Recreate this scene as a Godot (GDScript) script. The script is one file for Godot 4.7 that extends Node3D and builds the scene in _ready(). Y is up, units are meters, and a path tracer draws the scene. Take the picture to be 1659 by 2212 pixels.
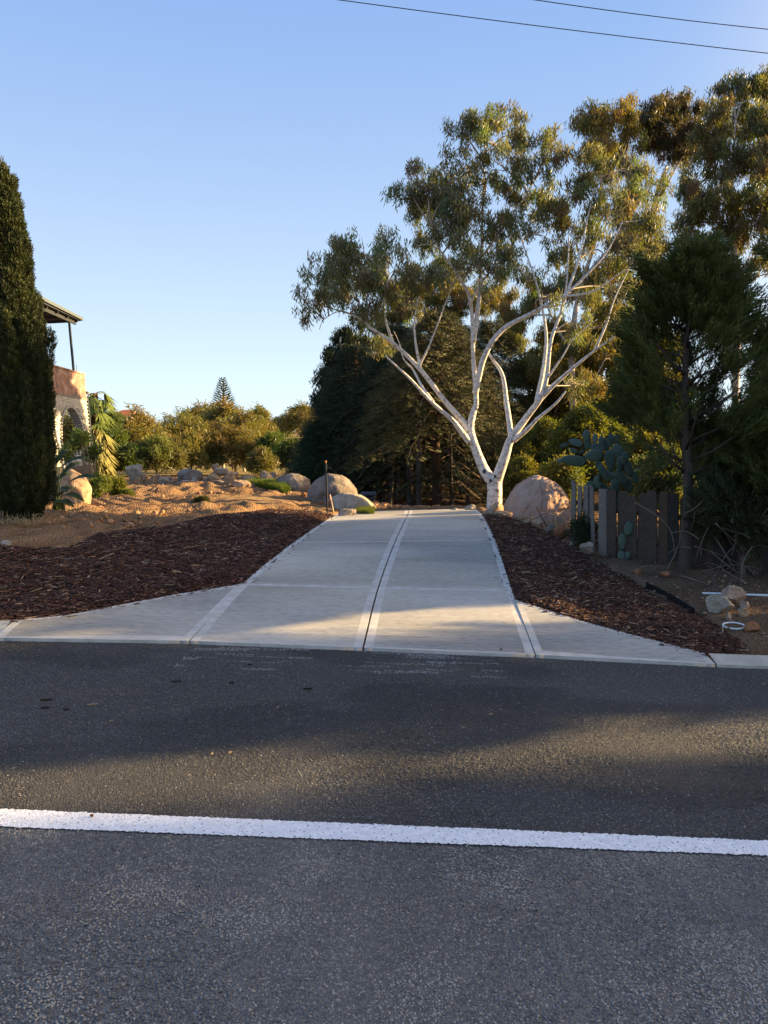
extends Node3D
# A new concrete driveway climbing from a sealed road to a block with a white-barked gum, low evening sun from the right.
# Pixels below are those of the photograph scaled to 1659 x 2212.

const FOC := 1533.5
const PCX := 829.5
const PCY := 1106.0
const GRADE := 0.05            # the road falls to the right
const EYE := Vector3(0, 1.7, 0)

var cam_r: Vector3
var cam_u: Vector3
var cam_f: Vector3
var rng := RandomNumberGenerator.new()
var counts := {}
var M := {}
var noise := FastNoiseLite.new()
var fine := FastNoiseLite.new()
var tps_p: Array = []
var tps_w: PackedFloat64Array
var hgrid := PackedFloat32Array()
const GX0 := -18.0
const GX1 := 16.0
const GD0 := 5.0
const GD1 := 40.0
const GS := 0.25
var gnx := 0
var gnd := 0


# ---------------------------------------------------------------- helpers
func at(px: float, py: float, depth: float) -> Vector3:
	return EYE + depth * (cam_f + cam_r * (px - PCX) / FOC - cam_u * (py - PCY) / FOC)


func on_road(px: float, py: float) -> Vector3:
	var d := cam_f + cam_r * (px - PCX) / FOC - cam_u * (py - PCY) / FOC
	return EYE + d * (-EYE.y / (d.y + GRADE * d.x))


func on_ground(px: float, py: float, most := 40.0) -> Vector3:
	var d := cam_f + cam_r * (px - PCX) / FOC - cam_u * (py - PCY) / FOC
	var t := 5.0
	while t < most:
		var p := EYE + d * t
		if p.y < H(p.x, -p.z):
			break
		t += 0.05
	return EYE + d * t


func rnd(a: float, b: float) -> float:
	return rng.randf_range(a, b)


func lin(r: float, g: float, b: float) -> Color:
	return Color(r, g, b).linear_to_srgb()


func numbered(called: String) -> String:
	counts[called] = counts.get(called, 0) + 1
	return called if counts[called] == 1 else "%s_%03d" % [called, counts[called] - 1]


func tag(o: Node, label: String, category: String, group := "", kind := "") -> void:
	o.set_meta("label", label)
	o.set_meta("category", category)
	if group:
		o.set_meta("group", group)
	if kind:
		o.set_meta("kind", kind)


func thing(called: String, label: String, category: String, where: Vector3, group := "") -> Node3D:
	var o := Node3D.new()
	o.name = numbered(called)
	add_child(o)
	o.position = where
	tag(o, label, category, group)
	return o


func structure(called: String, where := Vector3.ZERO) -> Node3D:
	var o := Node3D.new()
	o.name = numbered(called)
	add_child(o)
	o.position = where
	o.set_meta("kind", "structure")
	return o


# parts are written in world coordinates and hung under their thing at its base
func part(parent: Node3D, called: String, mesh: Mesh, m: Material, world := true) -> MeshInstance3D:
	var o := MeshInstance3D.new()
	o.name = called
	o.mesh = mesh
	o.material_override = m
	parent.add_child(o, true)
	if world:
		var top: Node3D = parent
		var off := Vector3.ZERO
		while top != self and top is Node3D:
			off += top.position
			top = top.get_parent()
		o.position = -off
	return o


func st_new() -> SurfaceTool:
	var st := SurfaceTool.new()
	st.begin(Mesh.PRIMITIVE_TRIANGLES)
	return st


func done(st: SurfaceTool, flat := false) -> ArrayMesh:
	if flat:
		st.deindex()
	st.generate_normals()
	return st.commit()


func tri(st: SurfaceTool, a: Vector3, b: Vector3, c: Vector3) -> void:
	st.add_vertex(a); st.add_vertex(b); st.add_vertex(c)


func quad(st: SurfaceTool, a: Vector3, b: Vector3, c: Vector3, d: Vector3) -> void:
	tri(st, a, b, c); tri(st, a, c, d)


# a box with its corners anywhere: eight points, the bottom ring then the top ring (clockwise from above)
func hexa(st: SurfaceTool, p: Array) -> void:
	st.set_smooth_group(-1)
	quad(st, p[4], p[5], p[6], p[7])
	quad(st, p[3], p[2], p[1], p[0])
	for i in 4:
		var j := (i + 1) % 4
		quad(st, p[i], p[j], p[j + 4], p[i + 4])


func box(st: SurfaceTool, c: Vector3, s: Vector3, b := Basis.IDENTITY) -> void:
	var p := []
	for y in [-0.5, 0.5]:
		for q in [Vector2(-.5, -.5), Vector2(.5, -.5), Vector2(.5, .5), Vector2(-.5, .5)]:
			p.append(c + b * Vector3(q.x * s.x, y * s.y, q.y * s.z))
	hexa(st, p)


# swept tube through points with radii
func tube(st: SurfaceTool, pts: Array, radii: Array, sides := 7, rough := 0.0) -> void:
	var rings := []
	var n := pts.size()
	var side := Vector3.RIGHT
	for i in n:
		var a: Vector3 = pts[maxi(i - 1, 0)]
		var b: Vector3 = pts[mini(i + 1, n - 1)]
		var t := (b - a).normalized()
		side = (side - t * side.dot(t))
		if side.length() < 0.01:
			side = t.cross(Vector3.FORWARD)
		side = side.normalized()
		var up := t.cross(side)
		var ring := []
		for k in sides:
			var ang := TAU * k / sides
			var r: float = radii[i] * (1.0 + rough * noise.get_noise_3d(pts[i].x * 40 + k * 9, pts[i].y * 25, k * 31))
			ring.append(pts[i] + (side * cos(ang) + up * sin(ang)) * r)
		rings.append(ring)
	for i in n - 1:
		for k in sides:
			var j := (k + 1) % sides
			quad(st, rings[i][k], rings[i + 1][k], rings[i + 1][j], rings[i][j])
	for k in sides:
		var j := (k + 1) % sides
		tri(st, pts[n - 1], rings[n - 1][j], rings[n - 1][k])
		tri(st, pts[0], rings[0][k], rings[0][j])


# smooth a polyline (Catmull-Rom) and its radii
func smooth(pts: Array, radii: Array, steps := 5) -> Array:
	var op := []
	var orr := []
	var n := pts.size()
	for i in n - 1:
		var p0: Vector3 = pts[maxi(i - 1, 0)]
		var p1: Vector3 = pts[i]
		var p2: Vector3 = pts[i + 1]
		var p3: Vector3 = pts[mini(i + 2, n - 1)]
		for s in steps:
			var t := float(s) / steps
			op.append(p1.cubic_interpolate(p2, p0, p3, t))
			orr.append(lerpf(radii[i], radii[i + 1], t))
	op.append(pts[n - 1])
	orr.append(radii[n - 1])
	return [op, orr]


func mat(r: float, g: float, b: float, rough := 0.9, spec := 0.3) -> StandardMaterial3D:
	var m := StandardMaterial3D.new()
	m.albedo_color = lin(r, g, b)
	m.roughness = rough
	m.metallic_specular = spec
	return m


func leaf_mat(back: Color, rough := 0.55) -> StandardMaterial3D:
	var m := StandardMaterial3D.new()
	m.albedo_color = Color.WHITE
	m.vertex_color_use_as_albedo = true
	m.roughness = rough
	m.metallic_specular = 0.35
	m.cull_mode = BaseMaterial3D.CULL_DISABLED
	m.backlight_enabled = true
	m.backlight = back
	return m


func fnl(s: int, freq: float, type := FastNoiseLite.TYPE_SIMPLEX_SMOOTH, oct := 4) -> FastNoiseLite:
	var f := FastNoiseLite.new()
	f.seed = s
	f.frequency = freq
	f.noise_type = type
	f.fractal_type = FastNoiseLite.FRACTAL_FBM
	f.fractal_octaves = oct
	return f


func img(s: int, freq: float, size := 512, oct := 4, stretch := 1) -> Image:
	return fnl(s, freq, FastNoiseLite.TYPE_SIMPLEX_SMOOTH, oct).get_seamless_image(size, size)


func ramp_tex(im: Image, stops: Array) -> ImageTexture:       # stops: [[t, Color linear], ...]
	var g := Gradient.new()
	g.offsets = PackedFloat32Array(stops.map(func(s): return s[0]))
	g.colors = PackedColorArray(stops.map(func(s): return (s[1] as Color).linear_to_srgb()))
	var w := im.get_width()
	var out := Image.create(w, im.get_height(), false, Image.FORMAT_RGB8)
	var lut := []
	for i in 256:
		lut.append(g.sample(i / 255.0))
	var data := im.get_data()
	var step := data.size() / (w * im.get_height())
	var o := PackedByteArray()
	o.resize(w * im.get_height() * 3)
	for i in w * im.get_height():
		var c: Color = lut[data[i * step]]
		o[i * 3] = c.r8; o[i * 3 + 1] = c.g8; o[i * 3 + 2] = c.b8
	out.set_data(w, im.get_height(), false, Image.FORMAT_RGB8, o)
	return ImageTexture.create_from_image(out)


func textured(im: Image, stops: Array, bump: Image, scale: float, relief: float, rough := 0.95) -> StandardMaterial3D:
	var m := StandardMaterial3D.new()
	m.albedo_texture = ramp_tex(im, stops)
	m.heightmap_enabled = relief > 0.0
	if relief > 0.0:
		m.heightmap_texture = ImageTexture.create_from_image(bump)
		m.heightmap_scale = relief
	m.uv1_triplanar = true
	m.uv1_world_triplanar = true
	m.uv1_scale = Vector3.ONE * scale
	m.roughness = rough
	m.metallic_specular = 0.25
	return m


class Scatter:
	var buf := PackedFloat32Array()
	var n := 0
	func add(b: Basis, o: Vector3, c: Color) -> void:
		buf.append_array(PackedFloat32Array([b.x.x, b.y.x, b.z.x, o.x, b.x.y, b.y.y, b.z.y, o.y, b.x.z, b.y.z, b.z.z, o.z, c.r, c.g, c.b, 1.0]))
		n += 1


func many(parent: Node, called: String, s: Scatter, mesh: Mesh, m: Material) -> MultiMeshInstance3D:
	var mm := MultiMesh.new()
	mm.transform_format = MultiMesh.TRANSFORM_3D
	mm.use_colors = true
	mm.mesh = mesh
	mm.instance_count = s.n
	mm.buffer = s.buf
	var o := MultiMeshInstance3D.new()
	o.name = called
	o.multimesh = mm
	o.material_override = m
	parent.add_child(o, true)
	o.set_meta("kind", "stuff")
	if parent != self:
		o.position = -(parent as Node3D).position
	return o


func tint(c: Color, spread: float) -> Color:
	var k := 1.0 + rnd(-spread, spread)
	return Color(c.r * k * rnd(.92, 1.08), c.g * k * rnd(.94, 1.06), c.b * k * rnd(.9, 1.1))


func turn(yaw: float, tilt: float, s: float) -> Basis:
	var ax := Vector3(cos(yaw * 3.7), 0, sin(yaw * 3.7))
	return (Basis(ax, tilt) * Basis(Vector3.UP, yaw)).scaled_local(Vector3.ONE * s)


# a basis whose y axis points along dir
func along(dir: Vector3, roll: float, s: float) -> Basis:
	var y := dir.normalized()
	var x := y.cross(Vector3(0.13, 0.21, 0.97)).normalized()
	var z := x.cross(y)
	return (Basis(x, y, z) * Basis(Vector3.UP, roll)).scaled_local(Vector3.ONE * s)


# ---------------------------------------------------------------- ground shape
func tps_fit(p: Array) -> void:
	tps_p = p
	var n := p.size()
	var m := n + 3
	var a := []
	for i in m:
		var row := PackedFloat64Array()
		row.resize(m + 1)
		a.append(row)
	for i in n:
		for j in n:
			a[i][j] = kern(Vector2(p[i].x - p[j].x, p[i].y - p[j].y).length_squared())
		a[i][i] += 0.15
		a[i][n] = 1.0; a[i][n + 1] = p[i].x; a[i][n + 2] = p[i].y
		a[n][i] = 1.0; a[n + 1][i] = p[i].x; a[n + 2][i] = p[i].y
		a[i][m] = p[i].z
	for c in m:
		var best := c
		for r in range(c, m):
			if absf(a[r][c]) > absf(a[best][c]):
				best = r
		var sw = a[c]; a[c] = a[best]; a[best] = sw
		var pr: PackedFloat64Array = a[c]
		var pv := pr[c]
		for k in range(c, m + 1):
			pr[k] /= pv
		a[c] = pr
		for r in m:
			if r != c and a[r][c] != 0.0:
				var q: PackedFloat64Array = a[r]
				var fct := q[c]
				for k in range(c, m + 1):
					q[k] -= fct * pr[k]
				a[r] = q
	tps_w = PackedFloat64Array()
	for i in m:
		tps_w.append(a[i][m])


func kern(r2: float) -> float:
	return 0.0 if r2 < 1e-9 else 0.5 * r2 * log(r2)


func tps(x: float, d: float) -> float:
	var n := tps_p.size()
	var v := tps_w[n] + tps_w[n + 1] * x + tps_w[n + 2] * d
	for i in n:
		var q: Vector3 = tps_p[i]
		var dx := x - q.x
		var dd := d - q.y
		var r2 := dx * dx + dd * dd
		if r2 > 1e-9:
			v += tps_w[i] * 0.5 * r2 * log(r2)
	return v


func far_h(x: float, d: float) -> float:
	return lerpf(0.0, 7.0, smoothstep(60.0, 230.0, d)) + clampf(-GRADE * x, -1.2, 1.2) * (1.0 - smoothstep(10.0, 60.0, d))


func H(x: float, d: float) -> float:
	var fx := (x - GX0) / GS
	var fd := (d - GD0) / GS
	if fx < 0 or fd < 0 or fx >= gnx - 1 or fd >= gnd - 1:
		return far_h(x, d)
	var i := int(fx)
	var j := int(fd)
	fx -= i
	fd -= j
	var k := j * gnx + i
	return lerpf(lerpf(hgrid[k], hgrid[k + 1], fx), lerpf(hgrid[k + gnx], hgrid[k + gnx + 1], fx), fd)


func G(x: float, z: float, sink := 0.0) -> Vector3:
	return Vector3(x, H(x, -z) - sink, z)


func make_heights() -> void:
	var p := []
	for x in [-17, -12, -8, -5, -3.4, -1.7, 0, 1.3, 2.7, 4, 6, 9, 13]:
		p.append(Vector3(x, 5.95, -GRADE * x + 0.03))
	for q in [[-1.58, 7.78, .22], [1.4, 7.76, .10], [-1.35, 10.42, .31], [1.63, 10.42, .30], [-1.05, 13.9, .34], [1.93, 13.9, .345], [.4, 15.2, .33],
			[-4.87, 8.93, .57], [-4.05, 8.93, .49], [-4.13, 10.14, .55], [-3.51, 10.94, .53], [-3.23, 12.45, .53], [-2.17, 13.45, .5], [-5.49, 10.76, .70], [-4.83, 13.95, .57],
			[-6.2, 17.98, .71], [-5, 21.98, .55], [-2.72, 19.99, .62], [-.99, 15.14, .30], [-13.93, 34, .32], [2.56, 16.43, .24], [1.37, 18.92, 0.0], [3.23, 14.91, .06],
			[3.16, 11.9, .12], [3.14, 10.4, .08], [3.71, 9.89, .04], [4.1, 9.29, .06], [4.51, 8.89, .07], [3.8, 7.48, -.01], [3.24, 6.36, -.10], [2.97, 12.92, .18], [3.1, 8.17, -.06], [3.2, 7.07, -.07],
			[-9, 9, .75], [-14, 12, .9], [-10, 18, .8], [-14, 24, .6], [-8, 28, .5], [-3, 28, .45], [0, 22, -.15], [1, 26, -.5], [4, 22, -.2], [8, 9, -.25], [7, 13, 0.0], [13, 12, -.3], [12, 20, -.1], [10, 30, -.3], [3, 34, -.5], [-6, 38, .2], [15, 38, -.3]]:
		p.append(Vector3(q[0], q[1], q[2]))
	tps_fit(p)
	gnx = int((GX1 - GX0) / GS) + 1
	gnd = int((GD1 - GD0) / GS) + 1
	for j in gnd:
		for i in gnx:
			var x := GX0 + i * GS
			var d := GD0 + j * GS
			var w := smoothstep(34.0, 40.0, d)
			w = maxf(w, smoothstep(13.0, 16.0, x))
			w = maxf(w, smoothstep(15.0, 18.0, -x))
			hgrid.append(lerpf(tps(x, d), far_h(x, d), w))


# ---------------------------------------------------------------- leaf shapes (small meshes that are scattered)
func blade(st: SurfaceTool, o: Vector3, dir: Vector3, across: Vector3, length: float, width: float, bend := 0.0) -> void:
	var side := (across - dir * across.dot(dir)).normalized() * width * 0.5
	var nrm := dir.cross(side).normalized()
	var m := o + dir * length * 0.45 + nrm * bend * length
	var tip := o + dir * length
	tri(st, o, m + side, tip)
	tri(st, o, tip, m - side)


func rdir() -> Vector3:
	return Vector3(rng.randfn(), rng.randfn(), rng.randfn()).normalized()


func gum_sprig() -> ArrayMesh:
	var st := st_new()
	st.set_smooth_group(-1)
	for i in 17:
		var o := rdir() * rnd(0.02, 0.17)
		var d := (Vector3(rng.randfn() * .5, -1.0, rng.randfn() * .5)).normalized()
		blade(st, o, d, rdir(), rnd(.09, .15), rnd(.016, .025), rnd(-.08, .08))
	return done(st)


func broad_sprig() -> ArrayMesh:
	var st := st_new()
	st.set_smooth_group(-1)
	for i in 18:
		var o := rdir() * rnd(0.02, 0.12)
		blade(st, o, (o.normalized() + rdir() * .8).normalized(), rdir(), rnd(.05, .08), rnd(.024, .038), rnd(-.1, .1))
	return done(st)


func needle_spray() -> ArrayMesh:      # a flat drooping spray along +y with needles to both sides
	var st := st_new()
	st.set_smooth_group(-1)
	for i in 30:
		var t := i / 30.0
		var o := Vector3(0, t * .42, 0)
		var s := 1.0 if i % 2 == 0 else -1.0
		var d := Vector3(s * rnd(.5, .9), rnd(.35, .7), rnd(-.35, .25)).normalized()
		blade(st, o, d, rdir(), rnd(.10, .16) * (1.1 - t * .6), rnd(.012, .02))
	return done(st)


func feather_spray() -> ArrayMesh:     # a soft upright plume
	var st := st_new()
	st.set_smooth_group(-1)
	for i in 30:
		var t := i / 30.0
		var o := Vector3(rnd(-.02, .02), t * .26, rnd(-.02, .02))
		var a := i * 2.4
		var d := Vector3(cos(a) * .55, 1.0, sin(a) * .55).normalized()
		blade(st, o, d, rdir(), rnd(.06, .11) * (1.15 - t * .5), rnd(.010, .017))
	return done(st)


func cypress_tuft() -> ArrayMesh:
	var st := st_new()
	st.set_smooth_group(-1)
	for i in 26:
		var t := i / 26.0
		var a := i * 2.4
		var o := Vector3(cos(a) * .012, t * .13, sin(a) * .012)
		var d := Vector3(cos(a) * .7, .9, sin(a) * .7).normalized()
		blade(st, o, d, rdir(), rnd(.04, .065) * (1.2 - t * .6), rnd(.011, .018))
	return done(st)


func grass_tuft() -> ArrayMesh:
	var st := st_new()
	st.set_smooth_group(-1)
	for i in 14:
		var a := rnd(0, TAU)
		var o := Vector3(cos(a), 0, sin(a)) * rnd(0, .05)
		var d := Vector3(cos(a) * rnd(.1, .7), 1, sin(a) * rnd(.1, .7)).normalized()
		blade(st, o, d, Vector3(-sin(a), 0, cos(a)), rnd(.10, .22), rnd(.006, .011), rnd(-.06, .06))
	return done(st)


func chip_mesh() -> ArrayMesh:          # a shred of bark mulch lying along x
	var st := st_new()
	var p := []
	for y in [-.5, .5]:
		for q in [Vector2(-.5, -.3), Vector2(.45, -.5), Vector2(.5, .35), Vector2(-.42, .5)]:
			p.append(Vector3(q.x, y + q.x * q.x * .8 - .1, q.y))
	hexa(st, p)
	return done(st)


func ico(level: int) -> Array:
	var t := (1.0 + sqrt(5.0)) / 2.0
	var v := [Vector3(-1, t, 0), Vector3(1, t, 0), Vector3(-1, -t, 0), Vector3(1, -t, 0), Vector3(0, -1, t), Vector3(0, 1, t), Vector3(0, -1, -t), Vector3(0, 1, -t), Vector3(t, 0, -1), Vector3(t, 0, 1), Vector3(-t, 0, -1), Vector3(-t, 0, 1)]
	var f := [[0, 11, 5], [0, 5, 1], [0, 1, 7], [0, 7, 10], [0, 10, 11], [1, 5, 9], [5, 11, 4], [11, 10, 2], [10, 7, 6], [7, 1, 8], [3, 9, 4], [3, 4, 2], [3, 2, 6], [3, 6, 8], [3, 8, 9], [4, 9, 5], [2, 4, 11], [6, 2, 10], [8, 6, 7], [9, 8, 1]]
	var out := []
	for q in f:
		out.append([v[q[0]].normalized(), v[q[2]].normalized(), v[q[1]].normalized()])
	for l in level:
		var nxt := []
		for q in out:
			var a: Vector3 = (q[0] + q[1]).normalized()
			var b: Vector3 = (q[1] + q[2]).normalized()
			var c: Vector3 = (q[2] + q[0]).normalized()
			nxt.append([q[0], a, c]); nxt.append([a, q[1], b]); nxt.append([c, b, q[2]]); nxt.append([a, b, c])
		out = nxt
	return out

var ico_cache := {}

# a stone: a ball cut by planes and roughened; size in metres, angular 0 (boulder) .. 1 (broken block)
func stone_mesh(size: Vector3, angular: float, s: int, level := 3, lumps := 0.12, cracks := []) -> ArrayMesh:
	if not ico_cache.has(level):
		ico_cache[level] = ico(level)
	var r := RandomNumberGenerator.new()
	r.seed = s
	var cuts := []
	for i in int(5 + 9 * angular):
		cuts.append([Vector3(r.randfn(), r.randfn() * .8, r.randfn()).normalized(), r.randf_range(0.42, 0.78) if angular > .3 else r.randf_range(.72, .95)])
	var off := Vector3(s * 3.1, s * 1.7, s * 2.3)
	var memo := {}
	var st := st_new()
	st.set_smooth_group(-1 if angular > .6 else 0)
	for q in ico_cache[level]:
		for v: Vector3 in q:
			var w: Vector3
			if memo.has(v):
				w = memo[v]
			else:
				w = v
				for c in cuts:
					var k: float = w.dot(c[0]) - c[1]
					if k > 0:
						w -= c[0] * k * (0.7 + .3 * angular)
				w += v * (lumps * noise.get_noise_3dv(v * 55 + off) + lumps * .35 * fine.get_noise_3dv(v * 60 + off))
				for c in cracks:
					var off_plane: float = w.dot(c[0]) - c[1] + .06 * noise.get_noise_3dv(v * 70 + off)
					if w.dot(c[2]) > c[3]:
						w -= v * (.055 * exp(-pow(off_plane / .016, 2)) + (.03 if off_plane < 0.0 else 0.0))
				w *= size * .5
				memo[v] = w
			st.add_vertex(w)
	return done(st)


# a stone standing with its foot at a pixel; w and h are its size in the picture
func rock(px0: float, px1: float, py0: float, py1: float, label: String, m: Material, angular: float, s: int, group := "", depth := 0.0, deep := 0.9, level := 3, tilt := 0.0, called := "rock", cracks := []) -> Node3D:
	var cx := (px0 + px1) * .5
	var base := on_ground(cx, py1) if depth <= 0.0 else at(cx, py1, depth)
	var z := (base - EYE).dot(cam_f)
	var w := (px1 - px0) / FOC * z
	var h := (py1 - py0) / FOC * z
	var t := thing(called, label, "rock" if called == "rock" else "boulder", base, group)
	var o := part(t, "stone", stone_mesh(Vector3(w * 1.1, h * (1.8 if called == "boulder" else 1.35), w * deep), angular, s, level, .08 if called == "boulder" else .12, cracks), m, false)
	o.position = Vector3(0, h * (.10 if called == "boulder" else .40), -w * deep * .15)
	o.rotation = Vector3(0, 0, tilt)
	return t


# ---------------------------------------------------------------- trees
# foliage puffs: clumps of [centre, radii, count]
func puff(sc: Scatter, c: Vector3, r: Vector3, n: int, s0: float, s1: float, col: Color, mode: String, gap := 0.0) -> void:
	var i := 0
	var tries := 0
	while i < n and tries < n * 4:
		tries += 1
		var d := rdir()
		var k := pow(rng.randf(), .42)
		var p := c + Vector3(d.x * r.x, d.y * r.y, d.z * r.z) * k
		if gap > 0.0 and noise.get_noise_3dv(p * (26.0 / maxf(r.x, .5))) < gap - .35:
			continue
		var s := rnd(s0, s1)
		var b: Basis
		if mode == "hang":
			b = turn(rnd(0, TAU), rnd(-.45, .45), s)
		elif mode == "up":
			b = along(Vector3(d.x * .7, rnd(.5, 1.2), d.z * .7), rnd(0, TAU), s)
		elif mode == "out":
			b = along(d + Vector3(0, rnd(-.2, .6), 0), rnd(0, TAU), s)
		else:
			b = along(rdir(), rnd(0, TAU), s)
		sc.add(b, p, tint(col, .28))
		i += 1


func nearest(limbs: Array, c: Vector3) -> Vector3:
	var best: Vector3 = limbs[0]
	var bd := 1e9
	for p: Vector3 in limbs:
		var q := p.distance_squared_to(c) + (3.0 * maxf(0.0, p.y - c.y + .2))
		if q < bd:
			bd = q
			best = p
	return best


# a tree from traced limbs and clumps; limbs: [[pixels..., depth offsets], radii], clumps: [px, py, rx, ry, dz]
func traced_tree(called: String, label: String, category: String, z: float, limbs: Array, clumps: Array, bark: Material, leaf: Material, sprig: Mesh, col: Color, per_m2: float, s0: float, s1: float, group := "", gap := 0.25) -> Node3D:
	var foot: Array = limbs[0][0][0]
	var base := at(foot[0], foot[1], z)
	var t := thing(called, label, category, base, group)
	var all := []
	var first := true
	for l in limbs:
		var pts := []
		var rad := []
		var np: int = l[0].size()
		for i in np:
			var q: Array = l[0][i]
			pts.append(at(q[0], q[1], z + (q[2] if q.size() > 2 else 0.0)))
			rad.append(lerpf(l[1], l[2], float(i) / (np - 1)))
		if first:
			pts[0] = pts[0] - Vector3(0, .25, 0)
		var sm := smooth(pts, rad, 6)
		for k in sm[0].size():
			sm[0][k] += Vector3(fine.get_noise_3dv(sm[0][k] * 6), 0, fine.get_noise_3dv(sm[0][k] * 6 + Vector3(99, 0, 0))) * sm[1][k] * .5
		if first:
			sm[1][0] *= 1.5
			sm[1][1] *= 1.28
			sm[1][2] *= 1.12
		var st := st_new()
		for k in sm[1].size():
			sm[1][k] = maxf(sm[1][k] * (1.0 if first else lerpf(.95, .55, float(k) / sm[1].size())), .008)
		tube(st, sm[0], sm[1], 10, .10)
		part(t, "trunk" if first else "limb", done(st), bark)
		for p in sm[0]:
			if not first or p.y > base.y + 2.0:
				all.append(p)
		first = false
	if all.is_empty():
		all.append(base + Vector3(0, 3, 0))
	var sc := Scatter.new()
	var twigs := st_new()
	for c in clumps:
		var dz: float = c[4] if c.size() > 4 else rnd(-1.2, 1.2)
		var o := at(c[0], c[1], z + dz)
		var k: float = (z + dz) / FOC
		var r := Vector3(c[2] * k, c[3] * k, (c[2] + c[3]) * .5 * k)
		var from := nearest(all, o)
		var mid := from.lerp(o, .5) + Vector3(rnd(-.15, .15), rnd(-.1, .3), rnd(-.15, .15))
		var big := z / 16.5
		var sm := smooth([from, mid, o], [.022 * big, .016 * big, .009 * big], 4)
		tube(twigs, sm[0], sm[1], 5)
		var n := int(per_m2 * r.x * r.y * PI)
		var sub := 13
		for q in sub:
			var d := rdir()
			var oc := o + Vector3(d.x * r.x, d.y * r.y, d.z * r.z) * rnd(.35, 1.3)
			var a: Vector3 = mid.lerp(o, rnd(.2, 1))
			tube(twigs, [a, a.lerp(oc, .5) + Vector3(0, .06, 0), oc], [.009 * big, .006 * big, .003 * big], 4)
			var kk := Color(col.r * rnd(.8, 1.2), col.g * rnd(.82, 1.15), col.b * rnd(.85, 1.15))
			puff(sc, oc, Vector3(r.x * rnd(.2, .42), r.y * rnd(.22, .45), r.z * rnd(.2, .42)), n / (sub + 2), s0, s1, kk, "hang", gap)
		puff(sc, o, r * 1.15, n * 2 / (sub + 2), s0, s1, col, "hang", gap * 1.2)
	part(t, "twigs", done(twigs), M.twig)
	many(t, "crown", sc, sprig, leaf)
	return t


# a free-standing broad tree or bush: height and width in metres
func broad_tree(called: String, label: String, category: String, base: Vector3, h: float, w: float, trunk_h: float, bark: Material, leaf: Material, sprig: Mesh, col: Color, count: int, s0: float, s1: float, mode: String, group := "", lobes := 9) -> Node3D:
	var t := thing(called, label, category, base, group)
	var wood := st_new()
	var sc := Scatter.new()
	var top := base + Vector3(rnd(-.1, .1) * w, h * .75, rnd(-.1, .1) * w)
	var r0 := clampf(h * .022, .02, .3)
	var sm := smooth([base - Vector3(0, .2, 0), base + Vector3(rnd(-.04, .04) * h, trunk_h, 0), top], [r0 * 1.3, r0, r0 * .35], 5)
	tube(wood, sm[0], sm[1], 7, .1)
	part(t, "trunk", done(wood), bark)
	wood = st_new()
	for i in lobes:
		var a := TAU * i / lobes * 2.39 + rnd(-.3, .3)
		var f := (i + .5) / lobes
		var rr := w * .5 * sqrt(sin(PI * clampf(f * .8 + .18, 0, 1))) * rnd(.55, .8)
		var o := base + Vector3(cos(a) * rr, trunk_h + (h - trunk_h) * lerpf(.14, .86, f), sin(a) * rr)
		var lr := w * rnd(.20, .30)
		var from: Vector3 = sm[0][clampi(int(3 + f * 6), 0, sm[0].size() - 1)]
		tube(wood, [from, from.lerp(o, .5) - Vector3(0, .03 * h, 0), o], [r0 * .5, r0 * .35, r0 * .15], 5)
		var k := Color(col.r * rnd(.85, 1.15), col.g * rnd(.88, 1.12), col.b * rnd(.9, 1.1))
		puff(sc, o, Vector3(lr, minf(lr * .8, (h - trunk_h) * .3), lr), count / lobes, s0, s1, k, mode, .2)
	part(t, "branches", done(wood), bark)
	many(t, "crown", sc, sprig, leaf)
	return t


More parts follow.
